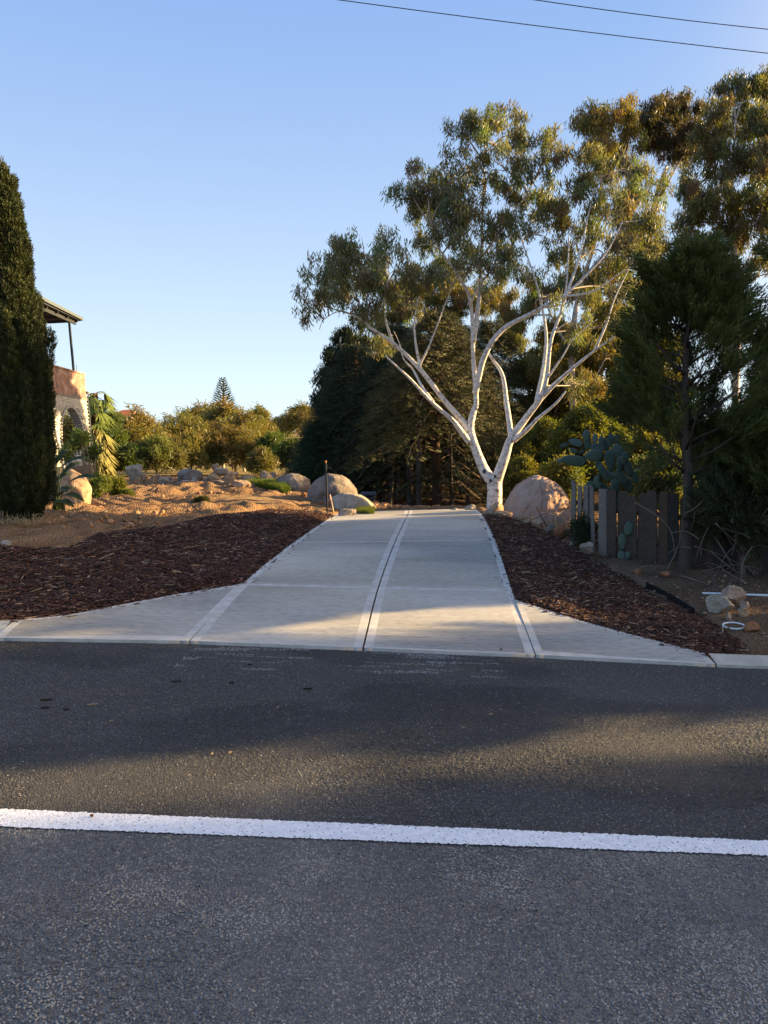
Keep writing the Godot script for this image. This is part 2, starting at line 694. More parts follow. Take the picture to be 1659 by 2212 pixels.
# a layered conifer with drooping boughs
func pine(label: String, base: Vector3, h: float, r: float, clear: float, col: Color, boughs: int, group: String, dead := 0, lean := 0.0) -> Node3D:
	var t := thing("pine_tree", label, "pine tree", base, group)
	var st := st_new()
	var top := base + Vector3(lean, h, 0)
	var tr := h * .021
	var tk := smooth([base - Vector3(0, .3, 0), base.lerp(top, .3) + Vector3(rnd(-.05, .05), 0, 0), base.lerp(top, .7), top], [tr * 1.25, tr, tr * .6, .02], 5)
	tube(st, tk[0], tk[1], 9, .2)
	part(t, "trunk", done(st), M.pine_bark)
	var sc := Scatter.new()
	var wood := st_new()
	for i in boughs:
		var f := pow(float(i) / boughs, .85)
		var y := lerpf(clear, h * .98, f)
		var a := i * 2.39996 + rnd(-.3, .3)
		var out := Vector3(cos(a), 0, sin(a))
		var len := r * (1.0 - pow(f, 1.4)) * rnd(.72, 1.12) + .25
		var o := base.lerp(top, y / h)
		var n := maxi(4, int(len * 6.0))
		var pts := []
		var rad := []
		for k in n + 1:
			var u := float(k) / n
			pts.append(o + out * len * u + Vector3(0, len * (.22 * u - .50 * u * u) + .04 * rnd(-1, 1), 0))
			rad.append(lerpf(.028, .006, u) * (1.2 - f * .5))
		tube(wood, pts, rad, 4)
		var side := out.cross(Vector3.UP)
		for k in range(1, n + 1):
			var u := float(k) / n
			if u < .22:
				continue
			for q in 5:
				var spread := sin(u * PI * .85) * len * .34
				var off := side * rnd(-spread, spread) + Vector3(0, rnd(-.10, .05), 0) + out * rnd(-.12, .12)
				var dir := out + side * (off.dot(side) / maxf(spread, .05)) * .8 + Vector3(0, rnd(-.55, .15), 0)
				sc.add(along(dir, rnd(-.5, .5), rnd(.7, 1.25)), pts[k] + off, tint(col, .3))
	for i in dead:                          # bare dead boughs below the green
		var y := rnd(.4, h * .55)
		var a := rnd(0, TAU)
		var out := Vector3(cos(a), 0, sin(a))
		var len := rnd(.6, 1.0) * r * .8
		var o := base.lerp(top, y / h)
		tube(wood, [o, o + out * len * .5 + Vector3(0, .10 * len, 0), o + out * len + Vector3(0, -.22 * len, 0)], [.022, .014, .004], 4)
		for q in 3:
			var u := rnd(.3, .9)
			var b := o + out * len * u
			tube(wood, [b, b + (out + rdir() * .9) * .35 - Vector3(0, .12, 0)], [.008, .003], 3)
	part(t, "boughs", done(wood), M.dead_wood)
	many(t, "needles", sc, M.spray_mesh, M.pine_leaf)
	return t


# a feathery dense conifer built from plumes
func plume_tree(label: String, base: Vector3, h: float, profile: Array, col: Color, count: int, clear: float, group := "", trunk_top := 0.95, big := 1.0) -> Node3D:
	var t := thing("conifer", label, "conifer", base, group)
	var st := st_new()
	var tk := smooth([base - Vector3(0, .2, 0), base + Vector3(.04, h * .2, .03), base + Vector3(-.03, h * .5, 0), base + Vector3(.02, h * trunk_top, 0)], [.10, .075, .05, .012], 5)
	tube(st, tk[0], tk[1], 8, .25)
	part(t, "trunk", done(st), M.grey_bark)
	var sc := Scatter.new()
	var wood := st_new()
	var arms := 46
	for i in arms:
		var f := float(i) / arms
		var y := lerpf(clear, h * .96, f)
		var a := i * 2.39996
		var rr := prof(profile, y / h) * rnd(.65, 1.05)
		var o := base + Vector3(0, y - rr * .30, 0)
		var e := base + Vector3(cos(a) * rr, y + rr * .25, sin(a) * rr)
		tube(wood, [o, o.lerp(e, .55) - Vector3(0, .04, 0), e], [.022, .014, .005], 4)
		var n := int(count / arms * (.4 + rr / big))
		for k in n:
			var u := pow(rng.randf(), .55)
			var c := o.lerp(e, lerpf(.18, 1.08, u))
			var s := rr * .34 * (1.15 - u * .6) + .07
			var d := rdir()
			c += Vector3(d.x * s, d.y * s * .9 + .05, d.z * s)
			if fine.get_noise_3dv(c * 14) < -.07:
				continue
			sc.add(along(Vector3(cos(a) * .8 + d.x * .7, 1.0, sin(a) * .8 + d.z * .7), rnd(0, TAU), rnd(.75, 1.25) * big), c, tint(col, .3))
	part(t, "branches", done(wood), M.grey_bark)
	many(t, "foliage", sc, M.plume_mesh, M.conifer_leaf)
	return t


func prof(p: Array, f: float) -> float:
	for i in p.size() - 1:
		if f <= p[i + 1][0]:
			return lerpf(p[i][1], p[i + 1][1], clampf((f - p[i][0]) / (p[i + 1][0] - p[i][0]), 0, 1))
	return p[-1][1]

# ---------------------------------------------------------------- the scene
func _ready() -> void:
	rng.seed = 20240611
	noise = fnl(5, 0.02)
	fine = fnl(9, 0.06)
	set_camera_and_light()
	make_materials()
	make_heights()
	build_ground()
	build_road()
	build_driveway()
	build_mulch()
	build_house()
	build_far_trees()
	build_pines()
	build_gums()
	build_right_side()
	build_left_side()
	build_rocks()
	build_small_things()


func set_camera_and_light() -> void:
	var p := deg_to_rad(5.2)
	var r := deg_to_rad(1.0)
	cam_f = Vector3(0, -sin(p), -cos(p))
	var u0 := Vector3(0, cos(p), -sin(p))
	cam_r = cos(r) * Vector3.RIGHT - sin(r) * u0
	cam_u = sin(r) * Vector3.RIGHT + cos(r) * u0
	var cam := Camera3D.new()
	cam.name = "camera"
	add_child(cam)
	cam.transform = Transform3D(Basis(cam_r, cam_u, -cam_f), EYE)
	cam.fov = rad_to_deg(2.0 * atan(1106.0 / FOC))
	cam.near = 0.05
	cam.far = 2000.0
	cam.current = true
	var we := WorldEnvironment.new()
	we.name = "environment"
	var e := Environment.new()
	e.background_mode = Environment.BG_SKY
	var sky := Sky.new()
	var sm := ProceduralSkyMaterial.new()
	sm.sky_top_color = lin(.049, .098, .216)
	sm.sky_horizon_color = lin(.255, .305, .315)
	sm.sky_curve = 0.22
	sm.ground_bottom_color = lin(.06, .05, .04)
	sm.ground_horizon_color = lin(.18, .16, .13)
	sm.sun_angle_max = 60.0
	sm.sun_curve = 0.6
	sky.sky_material = sm
	e.sky = sky
	e.tonemap_mode = Environment.TONE_MAPPER_LINEAR
	e.tonemap_exposure = 3.9
	e.sdfgi_enabled = true
	e.ssao_enabled = true
	e.ssil_enabled = true
	we.environment = e
	add_child(we)
	var sun := DirectionalLight3D.new()
	sun.name = "sun"
	sun.light_color = Color(1.0, 0.86, 0.62)
	sun.light_energy = 1.6
	sun.light_angular_distance = 0.5
	sun.shadow_enabled = true
	add_child(sun)
	var az := deg_to_rad(12.0)
	var el := deg_to_rad(13.5)
	var to_sun := Vector3(cos(az) * cos(el), sin(el), -sin(az) * cos(el))
	sun.look_at_from_position(to_sun * 100.0, Vector3.ZERO)


func make_materials() -> void:
	var cloud := img(3, .012, 512, 5)
	var grit := img(4, .09, 512, 4)
	var C := func(r, g, b): return Color(r, g, b)
	# asphalt
	var cd := fnl(11, .15, FastNoiseLite.TYPE_CELLULAR, 1)
	cd.fractal_type = FastNoiseLite.FRACTAL_NONE
	cd.cellular_return_type = FastNoiseLite.RETURN_DISTANCE
	var dist := cd.get_seamless_image(1024, 1024)
	cd.cellular_return_type = FastNoiseLite.RETURN_CELL_VALUE
	var val := cd.get_seamless_image(1024, 1024)
	cd.frequency = .33
	var small := cd.get_seamless_image(1024, 1024)
	small.convert(Image.FORMAT_L8)
	var df := small.get_data()
	var dust := img(12, .02, 1024, 5)
	dist.convert(Image.FORMAT_L8); val.convert(Image.FORMAT_L8); dust.convert(Image.FORMAT_L8)
	var dd := dist.get_data()
	var dv := val.get_data()
	var du := dust.get_data()
	var n := 1024 * 1024
	for kind in ["lane", "shoulder"]:
		var o := PackedByteArray()
		o.resize(n * 3)
		var hgt := PackedByteArray()
		hgt.resize(n)
		for i in n:
			var d := dd[i] / 255.0
			var v := dv[i] / 255.0
			var u := du[i] / 255.0
			var f := df[i] / 255.0
			var l := (.098 if kind == "lane" else .075) + v * .075 + (f - .5) * .06
			var rr := l * 1.06
			var gg := l
			var bb := l * .90
			var gapw := clampf((d - .40) * 5.0, 0, 1)
			if kind == "lane":
				var k := gapw * clampf((u - .42) * 4.0, 0, 1) * clampf((f - .2) * 2.0, 0, 1) * .85
				rr = lerpf(rr, .34, k); gg = lerpf(gg, .31, k); bb = lerpf(bb, .26, k)
				if v > .93:
					rr += .14; gg += .125; bb += .10
			else:
				rr *= .66 - .35 * gapw; gg *= .66 - .35 * gapw; bb *= .66 - .35 * gapw
				if v > .955:
					rr += .13; gg += .12; bb += .10
			var s := Color(rr, gg, bb).linear_to_srgb()
			o[i * 3] = s.r8; o[i * 3 + 1] = s.g8; o[i * 3 + 2] = s.b8
			hgt[i] = int(255 * clampf(1.0 - d * 1.1 + (v - .5) * .35, 0, 1))
		var im := Image.create_from_data(1024, 1024, false, Image.FORMAT_RGB8, o)
		var hm := Image.create_from_data(1024, 1024, false, Image.FORMAT_L8, hgt)
		var m := StandardMaterial3D.new()
		m.albedo_texture = ImageTexture.create_from_image(im)
		m.vertex_color_use_as_albedo = true
		m.heightmap_enabled = true
		m.heightmap_texture = ImageTexture.create_from_image(hm)
		m.heightmap_scale = 0.55
		m.roughness = .78
		m.metallic_specular = .4
		M[kind] = m
	# line paint, worn where the stones stand proud
	var pb := PackedByteArray()
	pb.resize(n * 3)
	for i in n:
		var v := dv[i] / 255.0
		var u := du[i] / 255.0
		var k := 1.0
		if v > .985 - .06 * clampf((u - .5) * 4, 0, 1):
			k = .25
		var l := (.78 + (u - .5) * .25) * k
		var s := Color(l, l, l * 1.0).linear_to_srgb()
		pb[i * 3] = s.r8; pb[i * 3 + 1] = s.g8; pb[i * 3 + 2] = s.b8
	var pm := StandardMaterial3D.new()
	pm.albedo_texture = ImageTexture.create_from_image(Image.create_from_data(1024, 1024, false, Image.FORMAT_RGB8, pb))
	pm.heightmap_enabled = true
	pm.heightmap_texture = (M.lane as StandardMaterial3D).heightmap_texture
	pm.heightmap_scale = .3
	pm.roughness = .7
	M.paint = pm
	# concrete: trowelled field with broom marks and blotches; smoother paler margins
	var cn := fnl(21, .006, FastNoiseLite.TYPE_SIMPLEX_SMOOTH, 5)
	var cs := fnl(22, .25, FastNoiseLite.TYPE_SIMPLEX_SMOOTH, 2)
	var cb := PackedByteArray()
	cb.resize(n * 3)
	var ch := PackedByteArray()
	ch.resize(n)
	for j in 1024:
		for i in 1024:
			var a := cn.get_noise_2d(i * .6, j * 1.4)
			var b := cs.get_noise_2d(i * .06, j * 1.6)
			var l := .395 + a * .20 + b * .05
			var t := clampf(cn.get_noise_2d(i + 5000, j) * 1.4, 0, .35)
			var s := Color(l * 1.07, l * (1.0 - t * .04), l * (.86 - t * .16)).linear_to_srgb()
			var k := j * 1024 + i
			cb[k * 3] = s.r8; cb[k * 3 + 1] = s.g8; cb[k * 3 + 2] = s.b8
			ch[k] = int(clampf(128 + b * 90, 0, 255))
	var cm := StandardMaterial3D.new()
	cm.albedo_texture = ImageTexture.create_from_image(Image.create_from_data(1024, 1024, false, Image.FORMAT_RGB8, cb))
	cm.heightmap_enabled = true
	cm.heightmap_texture = ImageTexture.create_from_image(Image.create_from_data(1024, 1024, false, Image.FORMAT_L8, ch))
	cm.heightmap_scale = .15
	cm.roughness = .95
	cm.metallic_specular = .2
	var br := fnl(31, .12, FastNoiseLite.TYPE_SIMPLEX_SMOOTH, 3).get_seamless_image(96, 768)
	br.resize(768, 768, Image.INTERPOLATE_CUBIC)
	br.convert(Image.FORMAT_L8)
	cm.detail_enabled = true
	cm.detail_blend_mode = BaseMaterial3D.BLEND_MODE_MUL
	cm.detail_uv_layer = BaseMaterial3D.DETAIL_UV_2
	cm.detail_albedo = ramp_tex(br, [[.15, C.call(.66, .65, .63)], [.45, C.call(.92, .92, .91)], [.8, C.call(1, 1, 1)]])
	M.concrete = cm
	M.margin = textured(cloud, [[.2, C.call(.44, .41, .355)], [.8, C.call(.57, .535, .475)]], grit, .8, .05, .8)
	M.kerb = textured(cloud, [[.2, C.call(.36, .335, .275)], [.8, C.call(.50, .465, .385)]], grit, .7, .08, .85)
	# soils
	var soil := StandardMaterial3D.new()
	soil.albedo_texture = ramp_tex(grit, [[.1, C.call(.55, .52, .5)], [.5, C.call(.85, .84, .82)], [.9, C.call(1, 1, 1)]])
	soil.vertex_color_use_as_albedo = true
	soil.uv1_triplanar = true
	soil.uv1_world_triplanar = true
	soil.uv1_scale = Vector3.ONE * .55
	soil.heightmap_enabled = true
	soil.heightmap_texture = ImageTexture.create_from_image(grit)
	soil.heightmap_scale = 5.0
	soil.roughness = 1.0
	soil.metallic_specular = .1
	M.soil = soil
	M.mulch_base = textured(grit, [[.2, C.call(.02, .010, .007)], [.8, C.call(.07, .034, .022)]], grit, 1.1, 2.0, 1.0)
	var chip := StandardMaterial3D.new()
	chip.vertex_color_use_as_albedo = true
	chip.roughness = .8
	chip.metallic_specular = .3
	M.chip = chip
	var chp := StandardMaterial3D.new()
	chp.vertex_color_use_as_albedo = true
	chp.roughness = .6
	chp.metallic_specular = .45
	M.chipping = chp
	# stones
	M.granite = textured(cloud, [[.2, C.call(.20, .15, .11)], [.5, C.call(.34, .25, .185)], [.8, C.call(.44, .35, .27)]], grit, .45, 1.6)
	M.grey_granite = textured(cloud, [[.2, C.call(.12, .092, .072)], [.55, C.call(.22, .18, .145)], [.85, C.call(.31, .26, .215)]], grit, .4, 1.4)
	M.pink_granite = textured(cloud, [[.2, C.call(.34, .215, .15)], [.5, C.call(.44, .29, .21)], [.8, C.call(.52, .37, .28)]], grit, .4, 1.2)
	M.field_stone = textured(cloud, [[.2, C.call(.22, .13, .075)], [.5, C.call(.38, .25, .15)], [.85, C.call(.50, .38, .26)]], grit, .9, 1.2)
	M.pale_stone = textured(cloud, [[.2, C.call(.26, .205, .145)], [.8, C.call(.44, .37, .29)]], grit, .9, 1.0)
	M.laterite = textured(cloud, [[.2, C.call(.18, .075, .035)], [.8, C.call(.36, .17, .08)]], grit, 1.0, 1.5)
	# woods and barks
	M.white_bark = textured(cloud, [[.22, C.call(.30, .24, .18)], [.36, C.call(.50, .44, .37)], [.46, C.call(.68, .64, .58)], [.62, C.call(.72, .69, .64)], [.75, C.call(.60, .57, .53)], [.9, C.call(.76, .73, .69)]], cloud, 1.3, 1.2, .8)
	M.gum_bark = textured(cloud, [[.2, C.call(.22, .16, .11)], [.5, C.call(.45, .37, .28)], [.8, C.call(.56, .48, .38)]], grit, .8, .8)
	M.grey_bark = textured(grit, [[.2, C.call(.05, .042, .035)], [.8, C.call(.15, .125, .105)]], grit, 2.0, 1.5)
	M.pine_bark = textured(grit, [[.2, C.call(.05, .032, .022)], [.8, C.call(.17, .105, .07)]], grit, 1.5, 2.0)
	M.dead_wood = textured(grit, [[.2, C.call(.15, .105, .07)], [.8, C.call(.32, .235, .16)]], grit, 2.0, .5)
	M.twig = textured(grit, [[.2, C.call(.28, .23, .17)], [.8, C.call(.50, .44, .36)]], grit, 2.0, .3)
	M.stick = textured(grit, [[.2, C.call(.10, .08, .065)], [.8, C.call(.20, .165, .135)]], grit, 2.0, .5)
	var pal := textured(grit, [[.15, C.call(.038, .029, .022)], [.5, C.call(.085, .067, .052)], [.85, C.call(.16, .13, .105)]], grit, 1.0, .8)
	pal.uv1_scale = Vector3(5.0, .22, 5.0)
	M.paling = pal
	var pal2 := textured(grit, [[.15, C.call(.10, .085, .07)], [.5, C.call(.22, .19, .16)], [.85, C.call(.36, .32, .28)]], grit, 1.0, .8)
	pal2.uv1_scale = Vector3(5.0, .22, 5.0)
	M.pale_paling = pal2
	for q in [["brown_paling", .066, .047, .034], ["black_paling", .03, .026, .024]]:
		var p3 := textured(grit, [[.15, C.call(q[1] * .6, q[2] * .6, q[3] * .6)], [.5, C.call(q[1] * 1.4, q[2] * 1.4, q[3] * 1.4)], [.85, C.call(q[1] * 2.4, q[2] * 2.3, q[3] * 2.2)]], cloud, 1.0, .8)
		p3.uv1_scale = Vector3(5.0, .25, 5.0)
		M[q[0]] = p3
	# leaves
	M.gum_leaf = leaf_mat(Color(.95, .95, .5), .4)
	M.pine_leaf = leaf_mat(Color(.25, .25, .12), .7)
	M.conifer_leaf = leaf_mat(Color(.4, .42, .2), .7)
	M.soft_leaf = leaf_mat(Color(.95, .95, .4))
	M.gum_mesh = gum_sprig()
	M.broad_mesh = broad_sprig()
	M.spray_mesh = needle_spray()
	M.plume_mesh = feather_spray()
	M.tuft_mesh = cypress_tuft()
	M.grass_mesh = grass_tuft()
	var dots := fnl(61, .03, FastNoiseLite.TYPE_CELLULAR, 1)
	dots.fractal_type = FastNoiseLite.FRACTAL_NONE
	dots.cellular_return_type = FastNoiseLite.RETURN_DISTANCE
	dots.cellular_jitter = .45
	M.cactus = textured(dots.get_seamless_image(512, 512), [[.0, C.call(.30, .28, .20)], [.07, C.call(.28, .27, .18)], [.12, C.call(.075, .115, .085)], [.6, C.call(.095, .145, .112)], [1.0, C.call(.075, .12, .095)]], grit, 1.6, .3, .7)
	M.big_leaf = textured(cloud, [[.2, C.call(.035, .05, .018)], [.8, C.call(.07, .09, .035)]], cloud, 2.0, .1, .65)
	# house
	M.brick = textured(cloud, [[.2, C.call(.40, .37, .32)], [.8, C.call(.58, .55, .49)]], grit, .9, .3)
	M.brick_b = textured(cloud, [[.2, C.call(.34, .31, .26)], [.8, C.call(.50, .47, .41)]], grit, .9, .3)
	M.mortar = textured(grit, [[.2, C.call(.16, .145, .13)], [.8, C.call(.26, .24, .22)]], grit, 1.0, .5)
	M.red_render = textured(cloud, [[.25, C.call(.16, .13, .12)], [.42, C.call(.30, .17, .13)], [.6, C.call(.36, .20, .15)], [.8, C.call(.44, .33, .27)]], grit, .28, .8)
	M.rubble = textured(grit, [[.2, C.call(.08, .07, .06)], [.8, C.call(.22, .19, .165)]], grit, .9, 3.0)
	M.dark_metal = mat(.02, .022, .025, .5, .5)
	M.soffit = mat(.05, .05, .055, .7)
	M.gutter = mat(.10, .115, .125, .5)
	M.white_metal = mat(.62, .62, .60, .5)
	M.plaster = mat(.50, .47, .42, .9)
	M.roof_tile = mat(.42, .14, .06, .8)
	M.white_plastic = mat(.75, .75, .74, .4, .5)
	M.shred_dark = mat(.03, .02, .015, .9)
	M.shred_pale = mat(.24, .19, .13, .9)
	M.shred_mesh = chip_mesh()
	M.black_plastic = mat(.012, .012, .013, .6)
	M.rust = mat(.11, .045, .022, .9)
	M.pink_peg = mat(.70, .32, .24, .8)
	M.cable = mat(.03, .03, .035, .6)
	M.thatch = textured(grit, [[.2, C.call(.17, .15, .05)], [.8, C.call(.34, .31, .11)]], grit, 2.0, .8)
	M.frond = textured(grit, [[.2, C.call(.08, .11, .025)], [.8, C.call(.17, .21, .06)]], grit, 2.0, .5)


func axis(stops: Array) -> PackedFloat32Array:       # [[from, step], ..., [end]]
	var a := PackedFloat32Array()
	for i in stops.size() - 1:
		var v: float = stops[i][0]
		while v < stops[i + 1][0] - stops[i][1] * .4:
			a.append(v)
			v += stops[i][1]
	a.append(stops[-1][0])
	return a

var drive_poly := PackedVector2Array()       # x, d
var mulch_left := PackedVector2Array()
var mulch_right := PackedVector2Array()
var L := []
var Rr := []
var wing_l := []
var wing_r := []
var edge_runs := []


func on_plane(px: float, py: float, lift: float) -> Vector3:
	var d := cam_f + cam_r * (px - PCX) / FOC - cam_u * (py - PCY) / FOC
	return EYE + d * ((lift - EYE.y) / (d.y + GRADE * d.x))


func xd(v: Vector3) -> Vector2:
	return Vector2(v.x, -v.z)


func lay_out() -> void:
	L = [on_plane(411, 1384, .03), at(525, 1260, 7.88), at(634, 1172, 10.5), at(714, 1118, 13.97)]
	Rr = [on_plane(1155, 1414, .03), at(1105, 1273, 7.88), at(1069, 1166, 10.5), at(1041, 1111, 13.97)]
	L.append(L[3] + Vector3(.12, -.08, -2.2))
	Rr.append(Rr[3] + Vector3(.12, -.08, -2.2))
	var wl := [[525, 1260], [455, 1272], [389, 1282], [267, 1305], [146, 1328], [32, 1339]]
	for i in wl.size():
		var lift := lerpf(.14, .09, i / 5.0)
		wing_l.append(L[1] if i == 0 else on_plane(wl[i][0], wl[i][1], lift))
	var wr := [[1111, 1294], [1193, 1321], [1274, 1346], [1362, 1370], [1449, 1392], [1522, 1411]]
	for i in wr.size():
		var lift := lerpf(.155, .07, i / 5.0)
		wing_r.append(on_plane(wr[i][0], wr[i][1], lift))
	var fine_l := []
	var fine_r := []
	for i in 25:
		fine_l.append(drive_at(0.0, 1.0 + i / 12.0))
		fine_r.append(drive_at(1.0, .8 + 2.2 * i / 24.0))
	edge_runs = [fine_l, fine_r, wing_l, wing_r]
	var front_l := on_plane(-12, 1377, .03)
	var front_r := on_plane(1545, 1434, .03)
	for v in [front_l, L[0], Rr[0], front_r]:
		drive_poly.append(xd(v))
	for i in 6:
		drive_poly.append(xd(wing_r[5 - i]))
	for i in range(2, 25):
		drive_poly.append(xd(fine_r[i]))
	drive_poly.append(xd(Rr[4]))
	drive_poly.append(xd(L[4]))
	for i in 25:
		drive_poly.append(xd(fine_l[24 - i]))
	for i in range(1, 6):
		drive_poly.append(xd(wing_l[i]))
	# mulch beds, tucked a little under the slab edges
	for i in 6:
		mulch_left.append(xd(wing_l[5 - i]) + Vector2(0, -.04))
	for i in [6, 12, 18, 24]:
		mulch_left.append(xd(fine_l[i]) + Vector2(.04, 0))
	for q in [[715, 1114], [650, 1106], [583, 1104.6], [510, 1110], [433, 1117], [380, 1130], [340, 1139], [270, 1144], [209, 1151], [170, 1172], [141, 1185], [63, 1182], [0, 1175], [-120, 1170], [-260, 1180]]:
		mulch_left.append(xd(on_ground(q[0], q[1])))
	mulch_left.append(Vector2(-6.6, 6.25))
	mulch_left.append(Vector2(-4.5, 6.20))
	for i in [24, 18, 12, 6]:
		mulch_right.append(xd(fine_r[i]) + Vector2(-.04, 0))
	for i in 6:
		mulch_right.append(xd(wing_r[i]) + Vector2(0, -.04))
	mulch_right.append(Vector2(2.95, 5.95))
	for q in [[1608, 1398], [1560, 1355], [1510, 1325], [1460, 1300], [1420, 1285], [1370, 1255], [1330, 1232], [1280, 1205], [1235, 1180], [1190, 1150], [1150, 1136], [1105, 1122]]:
		mulch_right.append(xd(on_ground(q[0], q[1])))


func inside(poly: PackedVector2Array, x: float, d: float) -> bool:
	return Geometry2D.is_point_in_polygon(Vector2(x, d), poly)


func edge_dist(poly: PackedVector2Array, p: Vector2, from: int, to: int) -> float:
	var best := 1e9
	for i in range(from, to):
		var a := poly[i % poly.size()]
		var b := poly[(i + 1) % poly.size()]
		best = minf(best, p.distance_to(Geometry2D.get_closest_point_to_segment(p, a, b)))
	return best


func build_ground() -> void:
	rng.seed = 101
	lay_out()
	var g := structure("ground")
	var xs := axis([[-900, 120], [-180, 30], [-60, 6], [-18, .5], [-9, .085], [2.0, .13], [6.0, .3], [16, 4], [60, 30], [180, 120], [900]])
	var ds := axis([[-400, 100], [-100, 30], [-20, 6], [4, .5], [5.6, .13], [10.4, .085], [22, .3], [40, 3], [70, 12], [260, 60], [900]])
	var st := st_new()
	var sandy := fnl(77, .05)
	var pts := []
	var cols := []
	for d in ds:
		for x in xs:
			var y: float
			var c := Color(.29, .178, .098)
			if d < 5.9:
				y = clampf(-GRADE * x, -3, 3) - .35
			else:
				y = H(x, d)
				var rough := .0
				if d < 45 and absf(x) < 18:
					rough = 1.0
				var big := noise.get_noise_2d(x * 22, d * 22)
				var sm := fine.get_noise_2d(x * 34, d * 34)
				var sand := smoothstep(.9, .2, Vector2((x + 2.9 + (d - 16.2) * .25) / 1.5, (d - 16.0) / 2.0).length())
				y += rough * (1.0 - sand * .85) * (big * .06 + sm * .07 + fine.get_noise_2d(x * 95, d * 95) * .05) * smoothstep(6.5, 9.0, d)
				var left := smoothstep(1.5, -1.0, x)
				y += left * (1.0 - sand * .8) * absf(fine.get_noise_2d(x * 13 + 40, d * 13)) * (.17 + .3 * noise.get_noise_2d(x * 12, d * 12)) * smoothstep(-.75, -1.6, x) * smoothstep(11, 13, d) * smoothstep(30, 24, d)
				y += sand * .10
				c = c.lerp(Color(.47, .31, .155), sand)
				c = c.lerp(Color(.34, .215, .12), smoothstep(-.1, .3, big) * .6)
				c = c.lerp(Color(.20, .105, .055), smoothstep(0.0, -.35, sm) * .7)
				var right := smoothstep(2.6, 3.4, x) * smoothstep(13, 11, d)
				c = c.lerp(Color(.17, .115, .075), right * .8)
				var rot := smoothstep(19, 22, d) * smoothstep(-3.0, 0.0, x)
				c = c.lerp(Color(.10, .07, .045), rot)
				if d > 46.0 + 8.0 * noise.get_noise_2d(x * 9, d * 9):      # dry grass takes over from the bare earth
					c = Color(.30, .24, .11)
				if inside(drive_poly, x, d):
					y = H(x, d) - .2
				elif inside(mulch_left, x, d):
					y = minf(H(x, d) - .02, mulch_h(mulch_left, x, d, 10, 25) - .03)
				elif inside(mulch_right, x, d):
					y = minf(H(x, d) - .02, mulch_h(mulch_right, x, d, 10, 23) - .03)
				if d < 6.35 and (x < -3.3 or x > 2.6):
					y -= .06
			pts.append(Vector3(x, y, -d))
			cols.append(c)
	var w := xs.size()
	for j in ds.size():
		for i in w:
			st.set_color(cols[j * w + i])
			st.add_vertex(pts[j * w + i])
	for j in ds.size() - 1:
		for i in w - 1:
			var a := j * w + i
			for k in [a, a + w, a + w + 1, a, a + w + 1, a + 1]:
				st.add_index(k)
	part(g, "soil", done(st), M.soil)
	# loose clods and stones on the turned earth
	var clod := stone_mesh(Vector3.ONE, .5, 41, 1, .3)
	var sc := Scatter.new()
	var i := 0
	while i < 9000:
		i += 1
		var x := rnd(-10, 1.5)
		var d := rnd(10, 27)
		if inside(drive_poly, x, d) or inside(mulch_left, x, d):
			continue
		if noise.get_noise_2d(x * 30, d * 30) < rnd(-.3, .25):
			continue
		var sand := Vector2((x + 2.9 + (d - 16.2) * .25) / 1.5, (d - 16.0) / 2.0).length()
		if sand < .75 and rng.randf() < .93:
			continue
		var s := .025 + .13 * pow(rng.randf(), 4.5)
		sc.add(along(rdir(), 0, 1.0).scaled_local(Vector3(s, s * rnd(.5, .9), s * rnd(.7, 1.2))), G(x, -d) + Vector3(0, fine.get_noise_2d(x * 34, d * 34) * .055 + s * .15, 0), tint(Color(.30, .165, .085), .35))
	for k in 1500:
		var x := rnd(2.6, 5.2)
		var d := rnd(6.1, 10)
		if inside(drive_poly, x, d) or inside(mulch_right, x, d):
			continue
		var s := .008 + .04 * pow(rng.randf(), 4.0)
		sc.add(along(rdir(), 0, s), G(x, -d) + Vector3(0, s * .3, 0), tint(Color(.22, .15, .10), .4))
	var cl := many(self, "soil_clods", sc, clod, M.chip)
	tag(cl, "loose reddish clods and small stones strewn over the turned earth", "clods", "", "stuff")


